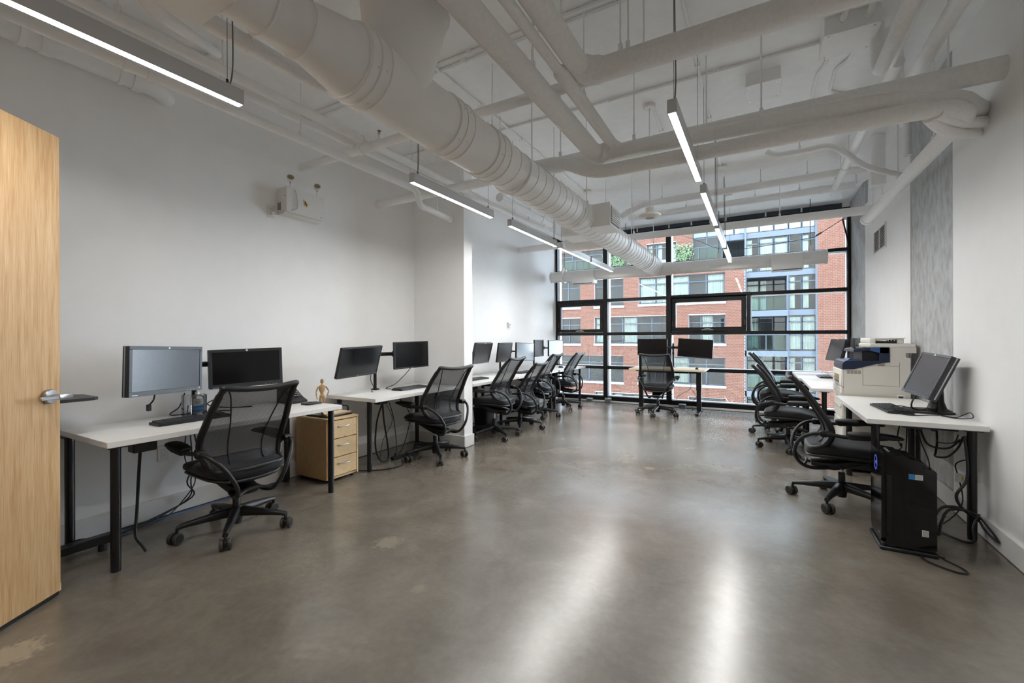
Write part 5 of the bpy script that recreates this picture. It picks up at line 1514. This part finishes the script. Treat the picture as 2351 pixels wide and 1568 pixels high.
MB().prism([(-.035, .145), (-.02, .14), (.0, .118), (.012, .112), (.008, .10), (.004, .085), (-.004, .082), (-.010, .092), (-.02, .088), (-.03, .10), (-.028, .125)], 'x', .14, .1412).build('gold_sticker', 'gold', t_)
MB().prism([(-.015, .138), (0, .12), (.006, .098), (-.008, .10), (-.018, .115)], 'x', .1412, .142).build('sticker_dark_part', 'slot_dark', t_)  # dark shape laid over the gold sticker
MB().box(.138, .15, .018, .1405, .165, .024).build('blue_tag', 'label_blue', t_)
MB().rbox(.01, -.2008, .01, .06, -.1998, .09, .0003, 1).build('rating_plate', 'plastic_grey', t_)
MB().cyl((.12, -.2, .14), (.12, -.202, .14), .004, n=10).build('test_button', 'slot_dark', t_)

def outlet(label, wall, y, z, plug=False):
    x = XL if wall == 'l' else XR
    t_ = thing('wall_outlet', label, 'outlet', (x, y, z), 0 if wall == 'l' else PI, 'white wall outlets')
    MB().rbox(0, -.035, -.058, .006, .035, .058, .002, 1).build('cover_plate', 'plastic_white', t_)
    for zz in (-.021, .021):
        MB().rbox(.004, -.017, zz - .017, .008, .017, zz + .017, .002, 1).build('socket', 'plastic_white', t_)
        for yy in (-.006, .006):
            MB().box(.0078, yy - .001, zz - .003, .0084, yy + .001, zz + .007).build('slot', 'slot_dark', t_)
    if plug:
        MB().rbox(.008, -.013, -.038, .038, .013, -.006, .005, 1).build('plug', 'plastic_white', t_)
outlet('white wall outlet feeding the emergency light', 'l', 2.385, 2.455, True)
outlet('white wall outlet under the nearest desk', 'l', 1.56, .465)
outlet('white wall outlet under the second left desk', 'l', 3.5, .465)
outlet('white wall outlet by the right foreground desk leg', 'r', 4.1, .46)
t_ = thing('thermostat', 'small white thermostat on the far left wall', 'thermostat', (XL, 6.70, 1.53))
MB().rbox(0, -.055, -.075, .005, .055, .06, .002, 1).build('back_plate', 'plastic_white', t_)
MB().rbox(.004, -.04, -.045, .026, .04, .05, .006, 2).build('body', 'plastic_white', t_)
MB().box(.0258, -.02, -.01, .0268, .02, .03).build('display', 'plastic_grey', t_)

t_ = thing('air_grille', 'white return air grille high on the right wall near the window', 'vent', (XR, 6.78, 2.48))
GW, GH = .30, .15
fr = MB()
fr.rbox(-.012, -GW, -GH, 0, GW, -GH + .025, .002, 1).rbox(-.012, -GW, GH - .025, 0, GW, GH, .002, 1)
fr.rbox(-.012, -GW, -GH + .025, 0, -GW + .025, GH - .025, .002, 1).rbox(-.012, GW - .025, -GH + .025, 0, GW, GH - .025, .002, 1).rbox(-.012, -.01, -GH + .025, 0, .01, GH - .025, .002, 1)
fr.build('frame', 'plastic_white', t_)
MB().box(-.002, -GW + .02, -GH + .02, -.0005, GW - .02, GH - .02).build('back', 'dark_hole', t_)
for s_ in (-1, 1):
    for k in range(13):
        z = -GH + .032 + k * .0183
        MB().prism([(-.010, z), (-.004, z + .010), (-.002, z + .010), (-.008, z)], 'y', *sorted((s_ * .012, s_ * (GW - .026)))).build('louvre', 'plastic_white', t_, smooth=False)

# raceway on the floor along the glazing
t_ = thing('floor_raceway', 'grey floor conduit with outlet boxes along the foot of the window', 'raceway', (-1.3, 8.66, 0))
MB().cyl((-2.3, 0, .012), (2.3, 0, .012), .011, n=10).build('conduit', 'galvanised', t_)
for k in range(10):
    MB().rbox(-2.2 + k * .48, -.02, 0, -2.18 + k * .48, .02, .026, .002, 1).build('clip', 'galvanised', t_)
for k, xx in enumerate((-1.75, -1.36, .05, 1.6)):
    b3 = MB().rbox(xx - .06, -.045, 0, xx + .06, .045, .07 if k != 1 else .095, .004, 1).build('outlet_box', 'galvanised', t_)
    MB().rbox(xx - .05, -.05, .01, xx + .05, -.045, .06, .002, 1).build('face_plate', 'frame_cap', b3)
t_ = thing('black_conduit', 'thin black conduit bent down the right edge of the glazing', 'conduit', (1.2, YW - .075, 3.2))
MB().tube(bend([(-.03, 0, 0), (-.03, 0, -.03), (.045, 0, -.42), (.045, 0, -3.15)], .04), .011, 8).build('tube', 'frame_black', t_)

# waste bin under the far desk
def rr(w_, d_, r_, n=5):
    out = []
    for (sx, sy, a0) in ((1, 1, 0), (-1, 1, 90), (-1, -1, 180), (1, -1, 270)):
        for k in range(n):
            a = math.radians(a0 + 90 * k / (n - 1))
            out.append((sx * (w_ - r_) + r_ * math.cos(a), sy * (d_ - r_) + r_ * math.sin(a)))
    return out
t_ = thing('waste_bin', 'black waste bin under the desk past the return wall', 'waste bin', (-3.42, 5.30, 0))
outer = [[(x, y, z) for x, y in rr(w_, d_, .03)] for (w_, d_, z) in ((.10, .14, .002), (.12, .17, .32))]
inner = [[(x, y, z) for x, y in rr(w_, d_, .028)] for (w_, d_, z) in ((.115, .165, .32), (.095, .135, .01))]
MB().loft(outer + inner).build('bucket', 'soft_black', t_)
MB().tube([(x, y, .322) for x, y in rr(.121, .171, .03)], .005, 6, closed=True).build('rim', 'soft_black', t_)
t_ = thing('computer_tower', 'black desktop computer under the desk past the return wall', 'computer', (-3.62, 4.78, 0))
MB().rbox(-.18, -.09, .012, .18, .09, .38, .006, 1).build('case', 'black_plastic', t_)
MB().rbox(.18, -.085, .03, .188, .085, .37, .004, 1).build('front_bezel', 'bezel_grey', t_)
for sx in (-.15, .15):
    for sy in (-.07, .07):
        MB().lathe([(.012, 0), (.012, .013)], 10, (sx, sy, 0)).build('foot', 'rubber', t_)

# power strips and boxes under desks
def strip(label, x, y, rot):
    t_ = thing('power_strip', label, 'power strip', (x, y, 0), math.radians(rot), 'black power strips')
    MB().rbox(-.15, -.03, .001, .15, .03, .028, .005, 1).build('case', 'black_plastic', t_)
    for k in range(4):
        MB().rbox(-.12 + k * .055, -.014, .026, -.09 + k * .055, .014, .03, .002, 1).build('socket', 'bezel_grey', t_)
    MB().rbox(-.115, -.014, .03, -.085, .014, .06, .006, 1).build('plug', 'black_plastic', t_)
strip('black power strip on the floor under the second left desk', -3.42, 3.62, 82)
t_ = thing('cable_tray_box', 'black power box slung under the nearest desk', 'power box', (-3.30, 1.22, .62))
MB().rbox(-.03, -.05, .0, .05, .07, .085, .006, 1).build('case', 'black_plastic', t_)
MB().rbox(-.06, -.12, .06, .02, .24, .082, .004, 1).build('bracket', 'black_plastic', t_)
t_ = thing('cable_tray_box', 'black power box slung under the second left desk', 'power box', (-3.36, 3.22, .64))
MB().rbox(-.03, -.05, .0, .05, .07, .064, .006, 1).build('case', 'black_plastic', t_)
MB().rbox(-.06, -.08, .045, .02, .24, .062, .004, 1).build('bracket', 'black_plastic', t_)
t_ = thing('under_desk_tray', 'dark metal cable tray fixed under the right foreground desk', 'cable tray', (1.0, 4.12, .66))
MB().prism([(-.16, .044), (-.12, .0), (.17, .0), (.17, .01), (-.11, .01), (-.14, .044)], 'y', -.06, .75).build('trough', 'bezel_grey', t_, smooth=False)
MB().rbox(-.05, .0, .01, .12, .5, .042, .004, 1).build('strip', 'black_plastic', t_)
MB().rbox(.06, .05, -.028, .09, .08, .01, .005, 1).build('plug', 'black_plastic', t_)
MB().rbox(-.02, .03, -.028, .01, .06, .01, .005, 1).build('plug', 'black_plastic', t_)

# ================================================================== cables
def cable(label, pts, r=.0045, m_='cable_black', name='cable', k=6, ends=(), group='loose cables'):
    base = Vector(pts[0])
    t_ = thing(name, label, 'cable', base, 0, group)
    MB().tube([p - base for p in spl(pts, k)], r, 7).build('cord', m_, t_)
    for (p, a, b2) in ends:
        p = Vector(p) - base
        MB().rbox(p.x - a, p.y - a, p.z - b2, p.x + a, p.y + a, p.z + b2, a * .3, 1).build('plug', m_, t_)
    return t_
cable('flat black power lead hanging below the nearest desk front corner', [(-3.27, 1.21, .625), (-3.28, 1.205, .45), (-3.29, 1.20, .25), (-3.28, 1.19, .12), (-3.25, 1.215, .05), (-3.235, 1.225, .02)], .0085)
cable('blue network cable lying along the left wall under the nearest desk', [(-3.80, .6, .01), (-3.79, 1.1, .007), (-3.78, 1.6, .006), (-3.80, 2.1, .006), (-3.80, 2.5, .006)], .0035, 'cable_blue')
cable('black cord with a loose plug dangling under the left big monitor', [(-3.56, 1.40, .96), (-3.55, 1.39, .90), (-3.56, 1.37, .865)], .005, ends=[((-3.56, 1.365, .845), .012, .022)])
for kk, dx in enumerate((0, .03, .055)):
    cable(['leftmost', 'middle', 'rightmost'][kk] + ' of three black cords dropping from the nearest desk to the floor', [(-3.79, 1.70 + dx, .80), (-3.80, 1.69 + dx, .60), (-3.77, 1.67 + dx * 1.6, .40), (-3.73, 1.72 - dx, .24), (-3.77, 1.66 + dx, .10), (-3.74, 1.52 - dx * 3, .015), (-3.72, 1.30 - dx * 3, .008), (-3.74, 1.02, .008)], .004 + .0008 * kk)
cable('black cord curling at the floor beside the laptop stand foot', [(-3.72, .98, .02), (-3.70, 1.05, .05), (-3.68, 1.12, .035), (-3.66, 1.20, .01), (-3.70, 1.32, .008)], .009)
cable('thin black cord from the right big monitor to the desk back', [(-3.66, 2.0, .98), (-3.70, 1.9, .86), (-3.72, 1.80, .80), (-3.70, 1.95, .755), (-3.68, 2.12, .744)], .0045)
cable('thin black cord lying behind the sanitizer', [(-3.75, 1.66, .90), (-3.76, 1.63, .80), (-3.77, 1.58, .745), (-3.72, 1.80, .743), (-3.62, 1.93, .743)], .004)
cable('black cord hanging left of the second left desk front leg', [(-3.70, 2.98, .72), (-3.72, 3.02, .55), (-3.70, 3.10, .36), (-3.74, 3.05, .22), (-3.78, 2.96, .2)], .0045)
cable('thick black cord looping down from the second desk power box', [(-3.35, 3.24, .63), (-3.40, 3.22, .45), (-3.42, 3.22, .20), (-3.40, 3.26, .06), (-3.38, 3.33, .03), (-3.40, 3.38, .06), (-3.38, 3.35, .20), (-3.38, 3.30, .45), (-3.38, 3.28, .64)], .009)
cable('black cord from the second desk down to the power strip', [(-3.50, 3.45, .70), (-3.46, 3.50, .50), (-3.50, 3.58, .30), (-3.46, 3.56, .14), (-3.43, 3.53, .05)], .0045, ends=[((-3.43, 3.52, .05), .012, .02)])
cable('another black cord crossing toward the second desk power strip', [(-3.40, 3.50, .70), (-3.36, 3.66, .48), (-3.44, 3.72, .28), (-3.40, 3.60, .12), (-3.43, 3.57, .05)], .0055)
cable('thin grey-black cord hanging straight behind the second desk', [(-3.55, 3.42, .70), (-3.52, 3.56, .42), (-3.56, 3.46, .2), (-3.54, 3.4, .02)], .003)
cable('black cord on the floor from the cabinet to the power strip', [(-3.50, 2.98, .008), (-3.36, 3.05, .008), (-3.22, 3.20, .008), (-3.20, 3.38, .008), (-3.33, 3.50, .010)], .0055)
cable('black cord from the drooping monitor to the second desk', [(-3.64, 3.38, 1.0), (-3.68, 3.40, .86), (-3.66, 3.42, .78), (-3.60, 3.34, .745), (-3.54, 3.30, .743)], .004)
cable('black cord swinging from the upright monitor to the arm foot', [(-3.50, 3.84, .97), (-3.52, 3.74, .88), (-3.58, 3.66, .79), (-3.66, 3.60, .745), (-3.56, 3.58, .744)], .004)
cable('black cord hanging under the desk past the return wall', [(-3.45, 4.62, .70), (-3.50, 4.66, .5), (-3.42, 4.62, .3), (-3.36, 4.60, .12), (-3.30, 4.68, .01), (-3.24, 4.78, .008)], .005)
cable('thin black cord crossing under the desk past the return wall', [(-3.40, 4.85, .70), (-3.38, 4.72, .55), (-3.46, 4.60, .4), (-3.34, 4.72, .2), (-3.36, 4.62, .02)], .004)
cable('thin cord hanging from the sit-stand desk into a loose loop', [(-1.02, 7.98, .72), (-1.01, 7.97, .55), (-1.04, 7.98, .42), (-1.22, 7.99, .30), (-1.24, 8.0, .18), (-1.15, 8.02, .06), (-1.06, 8.05, .01)], .0035)
cable('second thin cord with a small plug below the sit-stand desk', [(-1.0, 7.97, .42), (-.93, 7.97, .30), (-1.02, 7.98, .18), (-.99, 7.98, .09)], .0035, ends=[((-.99, 7.98, .075), .008, .014)])
cable('thick black cable tied in loops around the right desk leg', [(1.15, 3.90, .66), (1.16, 3.885, .5), (1.15, 3.87, .38), (1.10, 3.86, .28), (1.13, 3.86, .20), (1.20, 3.855, .14), (1.12, 3.84, .205), (1.02, 3.80, .21), (.97, 3.76, .14), (.985, 3.74, .05), (1.0, 3.76, .12), (1.05, 3.80, .20), (1.16, 3.85, .19), (1.21, 3.86, .15)], .0085)
cable('black loop of cable sticking out right of the desk leg', [(1.21, 3.86, .16), (1.235, 3.80, .11), (1.247, 3.74, .075), (1.24, 3.72, .07), (1.215, 3.80, .10), (1.21, 3.865, .13)], .0065)
cable('black mains lead with its plug lying on the floor by the right desk leg', [(1.205, 3.86, .18), (1.17, 3.83, .10), (1.165, 3.80, .03), (1.13, 3.80, .010), (1.08, 3.84, .012), (1.03, 3.90, .018)], .0075, ends=[((1.02, 3.915, .022), .016, .016)])
cable('thin black cord of the air purifier looped on the floor', [(.885, 3.50, .03), (.93, 3.44, .012), (.98, 3.37, .008), (.985, 3.31, .008), (.93, 3.30, .008), (.84, 3.38, .008), (.83, 3.45, .008), (.87, 3.49, .012), (.93, 3.44, .02)], .005)
cable('thin black cord with a yellow-marked tag on the right wall', [(1.23, 4.12, .46), (1.20, 4.10, .46), (1.17, 4.12, .42), (1.19, 4.13, .33), (1.20, 4.10, .2), (1.16, 4.05, .12), (1.06, 4.0, .03), (.95, 3.95, .008), (.80, 3.9, .008)], .004)
t_ = thing('cable_tag', 'white paper tag with a yellow mark on the thin cord', 'tag', (1.185, 4.075, .345))
MB().rbox(-.001, -.03, -.03, .001, .03, .03, .0004, 1).build('paper', 'label_white', t_, rot=(0, 0, math.radians(60)))
MB().rbox(-.0016, -.012, -.018, .0016, -.004, .014, .0003, 1).build('yellow_mark', 'label_yellow', t_, rot=(0, 0, math.radians(60)))
cable('black cord sagging under the right desk with a white sleeve', [(1.09, 4.18, .64), (1.09, 4.17, .56), (1.07, 4.12, .50), (1.05, 4.05, .48), (1.09, 3.98, .50), (1.13, 3.94, .57), (1.15, 3.92, .65)], .0065)
cable('black cord sagging above the sleeved one under the right desk', [(1.0, 4.16, .64), (1.02, 4.13, .56), (1.05, 4.06, .54), (1.10, 3.98, .56), (1.14, 3.93, .63)], .0065)
cable('upper thin cord under the right desk', [(1.12, 4.3, .64), (1.10, 4.2, .59), (1.08, 4.1, .57), (1.12, 3.97, .60), (1.13, 3.93, .66)], .004)
cable('black cord hanging behind the right desk middle leg with a metal plug', [(.98, 4.55, .66), (.95, 4.53, .5), (.97, 4.5, .44), (.93, 4.5, .38), (.95, 4.5, .30), (1.0, 4.55, .34), (1.02, 4.58, .6)], .0045, ends=[((.965, 4.5, .455), .008, .012)])
cable('long thin cord dropping from the right desk toward the purifier', [(1.05, 4.6, .66), (1.08, 4.5, .5), (1.12, 4.45, .32), (1.06, 4.35, .12), (.98, 4.1, .02)], .004)
cable('keyboard cord curling over the right keyboard', [(.86, 4.20, .762), (.93, 4.20, .764), (.985, 4.30, .768), (.95, 4.42, .77), (.88, 4.36, .768), (.87, 4.22, .75), (.93, 4.12, .742), (1.06, 4.20, .742), (1.12, 4.22, .742)], .003)
cable('thin cord looping up by the wall at the right desk corner', [(1.12, 4.20, .742), (1.18, 4.10, .743), (1.235, 4.05, .760), (1.245, 4.12, .785), (1.22, 4.16, .76), (1.17, 4.14, .743), (1.10, 4.30, .743)], .003)
cable('monitor lead drooping in front of the tilted monitor stand', [(1.03, 4.36, .87), (1.0, 4.35, .82), (1.0, 4.36, .77), (1.05, 4.38, .752), (1.13, 4.40, .76)], .0055)
